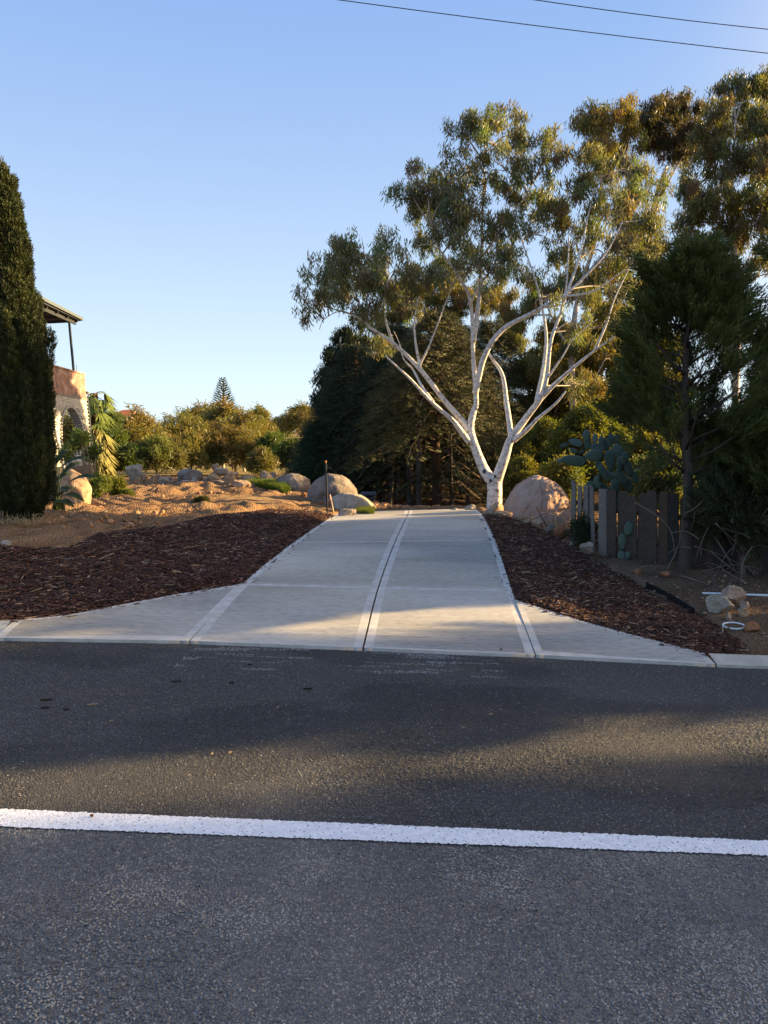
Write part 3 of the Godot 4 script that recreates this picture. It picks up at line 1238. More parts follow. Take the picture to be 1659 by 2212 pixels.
func build_road() -> void:
	rng.seed = 102
	var g := structure("road")
	var la := Vector2(-1.76, 3.09)
	var lb := Vector2(1.69, 3.02)
	var mid := func(x: float) -> float: return 3.07 - .55 * 0 - (x + 1.76) * .0203 - .07
	var xs := axis([[-60, 10], [-8, .8], [-4, .07], [4, .8], [8, 10], [60]])
	for which in ["lane", "shoulder"]:
		var st := st_new()
		var ds := axis([[0, .14], [1]]) if which == "lane" else axis([[0, .022], [1]])
		var rows := []
		for t in ds:
			for x in xs:
				var m: float = mid.call(x)
				var d := lerpf(-9.0, m, pow(t, .4)) if which == "lane" else lerpf(m, 6.05, t)
				var tone := 1.0 + .22 * noise.get_noise_2d(x * 30, d * 30) + .12 * noise.get_noise_2d(x * 90, d * 90)
				var c := Color(tone, tone, tone)
				if which == "shoulder":
					var patch := smoothstep(-.05, .15, noise.get_noise_2d(x * 16 + 70, d * 28 + 30))     # newer, darker seal in patches
					c *= lerpf(1.15, .72, patch)
				rows.append([Vector3(x, -GRADE * x + .004 * noise.get_noise_2d(x * 20, d * 20), -d), c])
		for r in rows:
			st.set_color(r[1])
			st.set_uv(Vector2(r[0].x, r[0].z) / 1.05)
			st.add_vertex(r[0])
		var w := xs.size()
		for j in ds.size() - 1:
			for i in w - 1:
				var a := j * w + i
				for k in [a, a + w, a + w + 1, a, a + w + 1, a + 1]:
					st.add_index(k)
		part(g, "traffic_lane" if which == "lane" else "road_shoulder", done(st), M[which])
	# painted line, its edges broken by the coarse seal
	var st := st_new()
	var x := -40.0
	var prev := []
	while x < 40.0:
		var near := absf(x) < 3.0
		var a := 3.09 - (x + 1.76) * .0203 + (fine.get_noise_1d(x * 900) * .011 + noise.get_noise_1d(x * 60) * .004 if near else 0.0)
		var b := 2.945 - (x + 1.76) * .0133 + (fine.get_noise_1d(x * 900 + 500) * .011 + noise.get_noise_1d(x * 60 + 90) * .004 if near else 0.0)
		var row := [Vector3(x, -GRADE * x + .008, -b), Vector3(x, -GRADE * x + .008, -a)]
		if prev.size():
			for v in [prev[0], prev[1], row[1], prev[0], row[1], row[0]]:
				st.set_uv(Vector2(v.x, v.z) / 1.05)
				st.add_vertex(v)
		prev = row
		x += .008 if near else 1.0
	part(g, "painted_line", done(st), M.paint)
	# the stone chippings of the seal, standing proud of the bitumen
	var chips := Scatter.new()
	for i in 125000:
		var d := sqrt(rnd(1.7 * 1.7, 5.86 * 5.86))
		var sx := rnd(-.60, .60) * d * 1.03
		var far := 3.09 - (sx + 1.76) * .0203
		var near := 2.945 - (sx + 1.76) * .0133
		var sz := rnd(.006, .0125)
		var v := rng.randf()
		var l := .092 + .13 * v * v
		var c := Color(l * 1.06, l, l * .91)
		if d > far:      # beyond the white line the road shoulder is sealed with a newer, darker stone (asphalt only)
			l *= .62 * lerpf(1.12, .74, smoothstep(-.05, .15, noise.get_noise_2d(sx * 16 + 70, d * 28 + 30)))
			c = Color(l * 1.04, l, l * .93)
			if v > .985:
				c = Color(.30, .28, .25)
			if d > 5.2 and fine.get_noise_2d(sx * 20, d * 160) + .35 * noise.get_noise_2d(sx * 40 + 11, d * 40) > .22 and sx > -1.6 and sx < .9:     # cement slurry washed off the new concrete
				c = Color(.30, .30, .29)
		elif d < near:
			if v > .95 or noise.get_noise_2d(sx * 70, d * 70) > rnd(.05, .5):
				c = Color(.33, .30, .255)
		var lift := .0
		if d > near + rnd(-.004, .006) and d < far - rnd(-.004, .006) :
			if rng.randf() < .25:
				continue
			c = Color(.70, .70, .69) if rng.randf() < .965 else Color(.12, .12, .12)
			lift = .0055
		var b := Basis.from_euler(Vector3(rnd(-.35, .35), rnd(0, TAU), rnd(-.35, .35))).scaled_local(Vector3(sz * rnd(.8, 1.25), sz * rnd(.45, .7), sz))
		chips.add(b, Vector3(sx, -GRADE * sx + .0012 + lift, -d), c)
	many(g, "chippings", chips, stone_mesh(Vector3.ONE, .9, 501, 1, .1), M.chipping)


func drive_at(u: float, v: float) -> Vector3:
	var i := clampi(int(v), 0, 3)
	var t := v - i
	var l: Vector3 = (L[i] as Vector3).cubic_interpolate(L[i + 1], L[maxi(i - 1, 0)], L[mini(i + 2, 4)], t)
	var r: Vector3 = (Rr[i] as Vector3).cubic_interpolate(Rr[i + 1], Rr[maxi(i - 1, 0)], Rr[mini(i + 2, 4)], t)
	return l.lerp(r, u)


func wing_at(left: bool, u: float, v: float) -> Vector3:      # u from the joint to the tip, v from the road to the back
	var top: Array = wing_l if left else wing_r
	var f := u * 5.0
	var i := clampi(int(f), 0, 4)
	var back: Vector3 = (top[i] as Vector3).cubic_interpolate(top[i + 1], top[maxi(i - 1, 0)], top[mini(i + 2, 5)], f - i)
	var a: Vector3 = L[0] if left else Rr[0]
	var b := on_plane(-12, 1377, .03) if left else on_plane(1545, 1434, .03)
	var front := a.lerp(b, u)
	return front.lerp(back, v)


# a sheet over [u0,u1] x [v0,v1] with skirts
func sheet(S: Callable, u0: float, u1: float, v0: float, v1: float, nu: int, nv: int, flip := false, drop := .14) -> ArrayMesh:
	var st := st_new()
	var g := []
	for j in nv + 1:
		for i in nu + 1:
			g.append(S.call(lerpf(u0, u1, float(i) / nu), lerpf(v0, v1, float(j) / nv)))
	var w := nu + 1
	var q := func(a: Vector3, b: Vector3, c: Vector3, d: Vector3):
		for v: Vector3 in ([a, b, c, a, c, d] if not flip else [a, c, b, a, d, c]):
			st.set_uv(Vector2(v.x + 7.0, v.z + 17.0) / 20.0)
			st.set_uv2(Vector2(v.x, v.z) / 1.7)
			st.add_vertex(v)
	st.set_smooth_group(1)
	for j in nv:
		for i in nu:
			q.call(g[j * w + i], g[(j + 1) * w + i], g[(j + 1) * w + i + 1], g[j * w + i + 1])
	st.set_smooth_group(2)
	var D := Vector3(0, -drop, 0)
	for i in nu:
		q.call(g[i], g[i + 1], g[i + 1] + D, g[i] + D)
		var k := nv * w + i
		q.call(g[k + 1], g[k], g[k] + D, g[k + 1] + D)
	for j in nv:
		q.call(g[(j + 1) * w], g[j * w], g[j * w] + D, g[(j + 1) * w] + D)
		var k := j * w + nu
		q.call(g[k], g[k + w], g[k + w] + D, g[k] + D)
	return done(st)


func slab(parent: Node3D, S: Callable, u0: float, u1: float, v0: float, v1: float, mu: float, mv: float, flip := false, nu := 8, nv := 10) -> void:
	# field with four smooth margins round it; mu, mv are the margin widths in u and v
	var f := part(parent, "slab", sheet(S, u0 + mu, u1 - mu, v0 + mv, v1 - mv, nu, nv, flip), M.concrete)
	part(f, "margin", sheet(S, u0, u0 + mu, v0, v1, 1, nv, flip), M.margin)
	part(f, "margin", sheet(S, u1 - mu, u1, v0, v1, 1, nv, flip), M.margin)
	part(f, "margin", sheet(S, u0 + mu, u1 - mu, v0, v0 + mv, nu, 1, flip), M.margin)
	part(f, "margin", sheet(S, u0 + mu, u1 - mu, v1 - mv, v1, nu, 1, flip), M.margin)


func build_driveway() -> void:
	rng.seed = 103
	var g := structure("driveway")
	var vj := [0.0, 1.0, 2.0, 3.0, 4.0]
	var lens := [1.95, 2.7, 3.5, 2.2]
	for row in 4:
		for side in 2:
			var u0 := .0 if side == 0 else .508
			var u1 := .502 if side == 0 else 1.0
			var gap: float = .011 / lens[row]
			slab(g, drive_at, u0, u1, vj[row] + (gap if row else 0.0), vj[row + 1] - gap, .075 / 2.98, (.025 if row else .06) / lens[row])
	var wl := func(u: float, v: float): return wing_at(true, u, v)
	var wr := func(u: float, v: float): return wing_at(false, u, v)
	slab(g, wl, .008, 1.0, 0.0, 1.0, .045, .07, true, 12, 5)
	slab(g, wr, .008, 1.0, 0.0, 1.0, .045, .07, false, 12, 5)
	# dark packed bottom of the joints
	part(g, "joint_filler", sheet(func(u, v): return drive_at(u, v) - Vector3(0, .045, 0), .01, .99, .02, 3.98, 4, 20), M.black_plastic)
	# the roll-over kerb that carries on along the road on both sides
	var kerb := structure("kerb")
	for side in [-1, 1]:
		var a: Vector3 = (on_plane(-12, 1377, .03) if side < 0 else on_plane(1545, 1434, .03))
		var b: Vector3 = wing_l[5] if side < 0 else wing_r[5]
		var wv := b - a
		wv.x = 0
		for k in 8:
			var x0: float = a.x + side * (k * 2.4 + .012)
			var x1: float = a.x + side * ((k + 1) * 2.4 - .006)
			var st := st_new()
			st.set_smooth_group(-1)
			var rows := []
			for x in [minf(x0, x1), maxf(x0, x1)]:
				var o := Vector3(x, -GRADE * x, a.z + (x - a.x) * (-.015 if side < 0 else .012))
				var hb := b.y + GRADE * b.x
				var wd := absf(wv.z)
				rows.append([o + Vector3(0, -.2, 0), o + Vector3(0, .026, 0), o + Vector3(0, .034, -.012), o + Vector3(0, .05, -wd * .5), o + Vector3(0, hb, -wd * .8), o + Vector3(0, hb, -wd), o + Vector3(0, -.2, -wd)])
			for i in 6:
				quad(st, rows[0][i], rows[0][i + 1], rows[1][i + 1], rows[1][i])
			part(kerb, "kerb_length", done(st), M.kerb)


func mulch_h(poly: PackedVector2Array, x: float, d: float, from: int, to: int) -> float:
	var e := clampf(edge_dist(poly, Vector2(x, d), from, to) / .3, 0, 1)
	var cap := 1e9
	var p := Vector2(x, d)
	for run in edge_runs:
		for i in run.size() - 1:
			var a := xd(run[i])
			var b := xd(run[i + 1])
			var c := Geometry2D.get_closest_point_to_segment(p, a, b)
			var dist := c.distance_to(p)
			if dist < .6:
				var ty := lerpf(run[i].y, run[i + 1].y, clampf((c - a).length() / maxf((b - a).length(), .001), 0, 1))
				cap = minf(cap, ty - .022 + dist * .35)
	return minf(cap, H(x, d) - .03 + .075 * e + .03 * e * noise.get_noise_2d(x * 60, d * 60) + .012 * fine.get_noise_2d(x * 60, d * 60))


func build_mulch() -> void:
	rng.seed = 104
	var chip := chip_mesh()
	for which in 2:
		var poly := mulch_left if which == 0 else mulch_right
		var from := 10 if which == 0 else 10
		var to := 25 if which == 0 else 23
		var g := structure("mulch_bed")
		var lo := Vector2(1e9, 1e9)
		var hi := -lo
		for p in poly:
			lo = lo.min(p)
			hi = hi.max(p)
		var st := st_new()
		var cell := .1
		var memo := {}
		var nx := int((hi.x - lo.x) / cell) + 1
		var nd := int((hi.y - lo.y) / cell) + 1
		for j in nd:
			for i in nx:
				var c := lo + Vector2(i + .5, j + .5) * cell
				if not Geometry2D.is_point_in_polygon(c, poly):
					continue
				var v := []
				for q in [[0, 0], [0, 1], [1, 1], [1, 0]]:
					var key: int = (j + q[1]) * 10000 + i + q[0]
					if not memo.has(key):
						var x: float = lo.x + (i + q[0]) * cell
						var d: float = lo.y + (j + q[1]) * cell
						memo[key] = Vector3(x, mulch_h(poly, x, d, from, to), -d)
					v.append(memo[key])
				quad(st, v[0], v[1], v[2], v[3])
		part(g, "mulch", done(st), M.mulch_base)
		var sc := Scatter.new()
		var want := 46000 if which == 0 else 24000
		var tries := 0
		while sc.n < want and tries < want * 4:
			tries += 1
			var x := rnd(lo.x, hi.x)
			var d := rnd(lo.y, hi.y)
			if rng.randf() > 7.5 / d or not inside(poly, x, d) or inside(drive_poly, x, d):
				continue
			var len := .025 + .10 * pow(rng.randf(), 2.2)
			var wd := rnd(.006, .02)
			var b := Basis.from_euler(Vector3(rnd(-.5, .5), rnd(0, TAU), rnd(-.3, .3))).scaled_local(Vector3(len, rnd(.003, .007), wd))
			var c := Color(.074, .033, .021)
			var k := rng.randf()
			if k > .90:
				c = Color(.22, .125, .078)
			elif k > .72:
				c = Color(.125, .058, .036)
			elif k < .25:
				c = Color(.035, .018, .013)
			if k > .988:
				b = b.scaled_local(Vector3(2.2, 1.3, 1.3))
				c = Color(.30, .20, .125)
			sc.add(b, Vector3(x, mulch_h(poly, x, d, from, to) + rnd(0, .018), -d), tint(c, .25))
		for run in ([edge_runs[0], edge_runs[2]] if which == 0 else [edge_runs[1], edge_runs[3]]):      # crumbs spilled on the slab
			for q in 130:
				var i: int = rng.randi() % (run.size() - 1)
				var p: Vector3 = run[i].lerp(run[i + 1], rng.randf())
				var inward := Vector3(1 if which == 0 else -1, 0, 0) if run.size() > 10 else Vector3(0, 0, 1)
				p += inward * .16 * pow(rng.randf(), 2.5)
				sc.add(Basis.from_euler(Vector3(0, rnd(0, TAU), 0)).scaled_local(Vector3(rnd(.01, .04), .003, rnd(.004, .009))), p + Vector3(0, .004, 0), tint(Color(.09, .045, .03), .3))
		var o := many(self, numbered("bark_mulch"), sc, chip, M.chip)
		tag(o, ["dark red-brown bark mulch heaped on the bed beside the cypress", "dark red-brown bark mulch on the bed beside the paling fence"][which], "mulch", "", "stuff")


# ---------------------------------------------------------------- the house on the left
func build_house() -> void:
	rng.seed = 105
	var base := at(203, 1046, 35.0)
	var h := thing("house", "pale brick house with an arched verandah wall and painted red parapet", "house", base)
	# local axes: x along the wall towards the road, y up, z out of the wall
	var ex := Vector3(.032, 0, 1).normalized()
	h.basis = Basis(Vector3(0, 0, 1), deg_to_rad(2.0)) * Basis(ex, Vector3.UP, ex.cross(Vector3.UP))
	# ex x up points to -x; turn so that +z looks at the sun side
	h.basis = Basis(Vector3(0, 0, 1), deg_to_rad(2.0)) * Basis(-ex, Vector3.UP, (-ex).cross(Vector3.UP))
	var LEN := 5.6
	var y0 := .95          # top of the rubble footing
	var y1 := 4.15         # underside of the parapet
	var y2 := 5.32
	var ac := -2.05        # arch centre along the wall (towards the road is -x)
	var arx := 1.3
	var spring := 2.15
	var ary := 1.5
	var arch := func(s: float) -> float:
		var k := 1.0 - pow((s - ac) / arx, 2)
		return -1.0 if k <= 0.0 else spring + ary * sqrt(k)
	# mortar core with the arch left open
	var st := st_new()
	var n := 56
	for i in n:
		var a := -LEN + LEN * i / n
		var b := -LEN + LEN * (i + 1) / n
		var la := maxf(arch.call(a + .001), y0)
		var lb := maxf(arch.call(b - .001), y0)
		if arch.call((a + b) * .5) < 0:
			la = y0; lb = y0
		hexa(st, [Vector3(a, la, -.34), Vector3(b, lb, -.34), Vector3(b, lb, -.006), Vector3(a, la, -.006), Vector3(a, y1, -.34), Vector3(b, y1, -.34), Vector3(b, y1, -.006), Vector3(a, y1, -.006)])
	var wall := part(h, "wall", done(st), M.mortar, false)
	# bricks
	var bm := BoxMesh.new()
	bm.size = Vector3(.287, .074, .05)
	var half := BoxMesh.new()
	half.size = Vector3(.138, .074, .05)
	var course := 0
	var y := y0 + .045
	var made := 0
	var rest := st_new()
	while y < y1 - .03:
		var s := -.15 - (.15 if course % 2 else 0.0)
		while s > -LEN + .1:
			var blocked := false
			var bottom: float = maxf(arch.call(s - .14), arch.call(s + .14))
			bottom = maxf(bottom, arch.call(s))
			if bottom > 0 and y < bottom + .10:
				blocked = true
			if not blocked:
				if made < 300 and s > -4.7:
					var o := part(wall, "brick", bm, M.brick if rng.randf() < .6 else M.brick_b, false)
					o.position = Vector3(s, y, .012 + rnd(-.003, .003))
					made += 1
				else:
					box(rest, Vector3(s, y, .012), Vector3(.287, .074, .05))
			s -= .30
		course += 1
		y += .0865
	var more := part(wall, "brickwork", done(rest), M.brick, false)
	more.set_meta("kind", "stuff")
	# the ring of bricks on end round the arch, running back through the wall
	var ring := BoxMesh.new()
	ring.size = Vector3(.085, .11, .40)
	for i in 34:
		var a := PI * (i + .5) / 34
		var o := part(h, "arch_brick", ring, M.brick if i % 3 else M.brick_b, false)
		o.position = Vector3(ac + cos(a) * (arx + .03), spring + sin(a) * (ary + .03), -.145)
		o.rotation.z = atan2(sin(a) * arx, cos(a) * ary) - PI / 2
	for s in [-1, 1]:
		for i in 13:
			var o := part(h, "arch_brick", ring, M.brick if i % 2 else M.brick_b, false)
			o.position = Vector3(ac + s * (arx + .03), y0 + .06 + i * .0865, -.145)
			o.rotation.z = PI / 2
	# footing, parapet, coping
	st = st_new()
	box(st, Vector3(-LEN / 2, (y0 - .8) / 2, -.17), Vector3(LEN, y0 + .8, .42))
	part(h, "rubble_footing", done(st), M.rubble, false)
	st = st_new()
	var c2 := 0
	y = y1 + .05
	while y < y2 - .02:
		var s := -.12 - (.12 if c2 % 2 else 0.0)
		while s > -LEN + .1:
			box(st, Vector3(s, y, .014), Vector3(.234, .084, .04))
			s -= .24
		y += .09
		c2 += 1
	var pb := part(h, "painted_brickwork", done(st), M.red_render, false)
	pb.set_meta("kind", "stuff")
	st = st_new()
	box(st, Vector3(-LEN / 2, (y1 + y2) / 2, -.16), Vector3(LEN - .02, y2 - y1, .33))
	part(h, "parapet", done(st), M.red_render, false)
	st = st_new()
	box(st, Vector3(-LEN / 2, y2 + .035, -.15), Vector3(LEN + .06, .07, .46))
	part(h, "coping", done(st), M.red_render, false)
	st = st_new()
	box(st, Vector3(-LEN / 2, y1 + .0, .005), Vector3(LEN, .09, .10))
	part(h, "band_course", done(st), M.mortar, false)
	# floor slab, back walls (the verandah is open behind the arch)
	st = st_new()
	box(st, Vector3(-LEN / 2, y1 + .06, -3.2), Vector3(LEN, .2, 5.7))
	part(h, "upper_floor", done(st), M.plaster, false)
	st = st_new()
	box(st, Vector3(-LEN - .2, (y2 + y0) / 2, -3.2), Vector3(.35, y2 - y0, 6.4))
	part(h, "road_side_wall", done(st), M.brick, false)
	st = st_new()
	box(st, Vector3(-LEN / 2 - 2.2, y0 - .12, -3.2), Vector3(LEN + 4.4, .2, 5.6))
	part(h, "verandah_floor", done(st), M.plaster, false)
	# balustrade in the arch
	st = st_new()
	box(st, Vector3(ac, y0 + .82, -.17), Vector3(arx * 2 - .1, .10, .2))
	part(h, "balustrade_rail", done(st), M.white_metal, false)
	for i in 11:
		st = st_new()
		var s := ac - arx + .2 + i * (2 * arx - .4) / 10
		var pts := []
		var rad := []
		for k in 9:
			pts.append(Vector3(s, y0 + .0 + .77 * k / 8.0, -.17))
			rad.append([.07, .05, .065, .08, .075, .055, .045, .05, .065][k])
		tube(st, pts, rad, 8)
		part(h, "baluster", done(st), M.white_metal, false)
	# iron railing at the far side of the verandah
	st = st_new()
	box(st, Vector3(ac, y0 + 1.35, -3.0), Vector3(4.6, .05, .04))
	part(h, "iron_rail", done(st), M.dark_metal, false)
	for i in 26:
		st = st_new()
		box(st, Vector3(ac - 2.2 + i * .176, y0 + .75, -3.0), Vector3(.03, 1.2, .03))
		part(h, "iron_baluster", done(st), M.dark_metal, false)
	# downpipe slanting across the brickwork, and one at the corner
	st = st_new()
	tube(st, [Vector3(-4.5, y1, .10), Vector3(-4.42, 3.6, .10), Vector3(-3.55, y0 - .1, .10), Vector3(-3.5, .2, .10)], [.05, .05, .05, .05], 10)
	part(h, "downpipe", done(st), M.white_metal, false)
	st = st_new()
	tube(st, [Vector3(.06, y1 + .1, .05), Vector3(.06, 1.0, .05), Vector3(.05, .4, .08), Vector3(.0, -.2, .05)], [.03, .03, .03, .03], 8)
	part(h, "downpipe", done(st), M.gutter, false)
	st = st_new()
	box(st, Vector3(.22, y2 - .85, .0), Vector3(.3, .12, .12))
	part(h, "overflow_spout", done(st), M.gutter, false)
	st = st_new()
	tube(st, [Vector3(-.62, y2, -.1), Vector3(-.62, y2 + .42, -.1)], [.012, .010], 6)
	part(h, "rod", done(st), M.dark_metal, false)
	# flat patio roof on slim posts over the upper deck
	var rt := y2 + 2.55
	st = st_new()
	hexa(st, [Vector3(-9, rt + .05, -4.2), Vector3(-.1, rt, -4.2), Vector3(-.1, rt, .12), Vector3(-9, rt + .05, .12), Vector3(-9, rt + .30, -4.2), Vector3(-.1, rt + .10, -4.2), Vector3(-.1, rt + .10, .12), Vector3(-9, rt + .30, .12)])
	var roof := part(h, "roof", done(st), M.soffit, false)
	st = st_new()
	box(st, Vector3(-4.55, rt + .17, .175), Vector3(8.95, .14, .10), Basis(Vector3(0, 0, 1), -.016))
	part(roof, "gutter", done(st), M.gutter, false)
	for i in 8:
		st = st_new()
		box(st, Vector3(-.35 - i * 1.1, rt - .03 + i * .006, -2.1), Vector3(.06, .12, 4.3))
		part(roof, "rafter", done(st), M.dark_metal, false)
	st = st_new()
	box(st, Vector3(-4.6, rt - .10, -.12), Vector3(8.8, .16, .08))
	part(roof, "beam", done(st), M.dark_metal, false)
	for s in [-.95, -5.0]:
		st = st_new()
		box(st, Vector3(s, (y2 + rt) / 2, -.12), Vector3(.09, rt - y2, .09))
		part(h, "post", done(st), M.dark_metal, false)


# ---------------------------------------------------------------- trees beyond the block
func far_base(px: float, z: float) -> Vector3:
	var p := at(px, 966, z)
	return G(p.x, p.z)


func build_far_trees() -> void:
	rng.seed = 106
	var gold := Color(.215, .180, .060)
	var olive := Color(.18, .165, .06)
	var green := Color(.10, .135, .04)
	var dark := Color(.11, .115, .045)
	# px centre, top py, width px, depth, colour, label
	var list := [
		[238, 884, 64, 44, green, "green leafy tree rising just past the house corner"],
		[292, 893, 125, 50, gold, "broad golden-green tree behind the tilted slab of rock"],
		[392, 897, 120, 53, gold, "broad golden-green tree behind the flat dark boulder"],
		[432, 872, 84, 68, gold, "tall golden tree crown rising behind its broad neighbours"],
		[480, 867, 100, 60, gold, "tall golden tree standing in front of the spiky Norfolk pine"],
		[527, 893, 104, 55, gold, "golden tree behind the heap of broken rocks"],
		[556, 882, 62, 82, olive, "slim olive gum tree with bare lower trunk on the slope"],
		[585, 938, 60, 46, green, "light green sapling-like tree left of the hillside gap"],
		[628, 955, 56, 44, green, "light green bushy tree in front of the dry grass hillside"],
		[650, 884, 92, 150, olive, "round gum tree on top of the dry grass hill"],
		[606, 912, 34, 160, dark, "small dark tree far off on the hill crest"],
		[505, 930, 96, 47, gold, "olive scrub tree just behind the heap of broken rocks"],
		[412, 938, 110, 46, gold, "olive scrub tree low behind the flat dark boulder"],
		[338, 950, 96, 43, olive, "dark shaded scrub tree low behind the tilted slab"],
		[275, 970, 70, 42, green, "green scrub tree low beside the house corner"],
		[700, 900, 80, 120, olive, "olive tree on the hillside half hidden by dark pines"],
		[562, 975, 50, 40, olive, "dark low scrub tree behind the grassy rocks"],
		[180, 890, 90, 75, olive, "olive tree glimpsed through the brick arch"],
		[120, 880, 110, 90, olive, "olive tree standing behind the house verandah"],
		[205, 960, 60, 52, dark, "dark tree low behind the house footing"],
	]
	for q in list:
		var z: float = q[3]
		var b := far_base(q[0], z)
		var top := at(q[0], q[1], z)
		var h := top.y - b.y
		var w: float = q[2] / FOC * z
		var big := z / 50.0
		var n := clampi(int(w * h * 34.0 / (big * big)), 500, 2600)
		broad_tree("tree", q[5], "tree", b, h * 1.02, w * 1.12, h * .22, M.gum_bark, M.gum_leaf, M.gum_mesh, q[4], n, 2.0 * big, 3.4 * big, "any", "trees on the far side of the block", 12)
	# a spiky Norfolk pine on the skyline
	var b := far_base(486, 130)
	var tp := at(484, 815, 130)
	var t := thing("norfolk_pine", "dark symmetrical Norfolk pine spire above the golden trees", "pine tree", b)
	var st := st_new()
	var h := tp.y - b.y
	tube(st, [b, b + Vector3(0, h * .6, 0), tp], [.35, .22, .05], 6)
	part(t, "trunk", done(st), M.pine_bark)
	st = st_new()
	st.set_smooth_group(-1)
	for tier in 20:
		var f := tier / 20.0
		var y := h * (.30 + .69 * f)
		var len := 3.6 * (1.0 - f * .93) + .25
		for k in 7:
			var a := TAU * k / 7 + tier * .7
			var o := b + Vector3(0, y, 0)
			var d := Vector3(cos(a), .38, sin(a)).normalized()
			tube(st, [o, o + d * len * .6, o + d * len + Vector3(0, .25, 0)], [.05, .09, .03], 4)
			var e := o + d * len * .55
			for s in [-1, 1]:
				tube(st, [e, e + (d + Vector3(-sin(a), .1, cos(a)) * .5 * s) * len * .35], [.05, .02], 3)
	var nm := mat(.028, .05, .035, .8)
	part(t, "boughs", done(st), nm)
	# a tiled roof among the trees
	b = at(272, 900, 112)
	t = thing("distant_house", "orange tiled hip roof showing among the far trees", "house", Vector3(b.x, far_h(b.x, -b.z), b.z))
	st = st_new()
	st.set_smooth_group(-1)
	var wd := 2.2
	var c0 := b + Vector3(-wd, 0, 2)
	var c1 := b + Vector3(wd, 0, 2)
	var c2 := b + Vector3(wd, 0, -3)
	var c3 := b + Vector3(-wd, 0, -3)
	var r0 := b + Vector3(-.5, 1.1, -.3)
	var r1 := b + Vector3(.7, 1.1, -.3)
	quad(st, c0, r0, r1, c1)
	quad(st, c2, r1, r0, c3)
	tri(st, c1, r1, c2)
	tri(st, c3, r0, c0)
	part(t, "roof", done(st), M.roof_tile)
	st = st_new()
	box(st, b + Vector3(0, -2.2, -.5), Vector3(wd * 1.8, 4.4, 4.6))
	part(t, "wall", done(st), M.brick)
	# palm with a skirt of hanging dead fronds beside the house
	b = far_base(210, 40)
	t = thing("palm_tree", "yellow-green palm with a shaggy skirt of hanging dead fronds", "palm tree", b)
	var top := at(203, 850, 40)
	st = st_new()
	tube(st, [b - Vector3(0, .3, 0), b.lerp(top, .5), top], [.32, .26, .2], 8, .3)
	part(t, "trunk", done(st), M.pine_bark)
	for i in 90:
		var f := i / 90.0
		var a := i * 2.39996
		var y := lerpf(.15, 1.0, f)
		var o := b.lerp(top, y)
		var out := Vector3(cos(a), 0, sin(a))
		var fresh := f > .62
		var len := rnd(.85, 1.35)
		st = st_new()
		st.set_smooth_group(-1)
		var dr := out * (.75 if fresh else .55) + Vector3(0, rnd(-.2, .7) if fresh else -.75, 0)
		var e := o + dr * len * .7
		tube(st, [o, o.lerp(e, .5) + Vector3(0, .08, 0), e], [.03, .025, .02], 4)
		for k in 15:
			var u := k / 14.0 * 2 - 1
			var d := (out + out.cross(Vector3.UP) * u * 1.3 + Vector3(0, -1.1 - rnd(0, .8), 0)).normalized()
			blade(st, e, d, out.cross(Vector3.UP), rnd(.7, 1.2), .10)
		part(t, "frond", done(st), M.frond if fresh else M.thatch)


func build_pines() -> void:
	rng.seed = 107
	var dark := Color(.028, .041, .017)
	var warm := Color(.078, .074, .024)
	var grp := "dark pines behind the boulders"
	var spots := [   # px of foot, depth, top py, radius m, clear m, colour, boughs, dead boughs, label
		[945, 24.5, 668, 2.9, 2.4, warm, 120, 70, "dark pine with a bare reddish trunk and many dead lower boughs"],
		[862, 26.5, 700, 3.0, .9, dark, 130, 30, "dense dark pine behind the steel picket's guy wire"],
		[775, 28.0, 742, 2.7, .3, dark, 120, 8, "dense dark pine sweeping low over the big pale boulder"],
		[705, 27.5, 905, 1.5, .1, Color(.022, .045, .016), 80, 0, "low young dark green pine at the edge of the pine clump"],
		[1062, 30.0, 690, 2.6, 1.5, Color(.065, .066, .02), 120, 20, "olive pine showing between the white gum's two stems"],
		[1000, 33.0, 700, 3.0, .8, dark, 110, 10, "dark pine deep behind the bare reddish trunk"],
		[900, 33.0, 720, 3.2, .5, dark, 110, 0, "dark pine deep in the clump filling its middle"],
	]
	for q in [[.5, 36.6, 8.7], [3.6, 37.5, 9.2], [-1.6, 35.6, 6.6]]:  # added pines, hidden behind the clump, that keep sun off the house wall
		pine("tall dark pine added unseen behind the clump to shade the house", G(q[0], -q[1]), q[2], 3.0, .6, dark, 110, grp)
	for q in spots:
		var p := at(q[0], 1100, q[1])
		var b := G(p.x, p.z)
		var top := at(q[0], q[2], q[1])
		pine(q[8], b, top.y - b.y, q[3], q[4], q[5], q[6], grp, q[7])
	# slim bare trunks in the shade of the clump
	for q in [[905, 23.5, .10, 700], [975, 25, .07, 800], [888, 24.5, .12, 780], [842, 25, .06, 900], [1010, 26, .08, 760]]:
		var p := at(q[0], 1100, q[1])
		var b := G(p.x, p.z)
		var e := at(q[0] + rnd(-10, 10), q[3], q[1])
		var t := thing("bare_trunk", "slim grey bare trunk standing in the shade of the pine clump", "tree trunk", b, "bare trunks in the pine clump")
		var st := st_new()
		var sm := smooth([b - Vector3(0, .2, 0), b.lerp(e, .5) + Vector3(rnd(-.1, .1), 0, 0), e], [q[2], q[2] * .8, q[2] * .3], 5)
		tube(st, sm[0], sm[1], 8, .2)
		part(t, "stem", done(st), M.grey_bark)


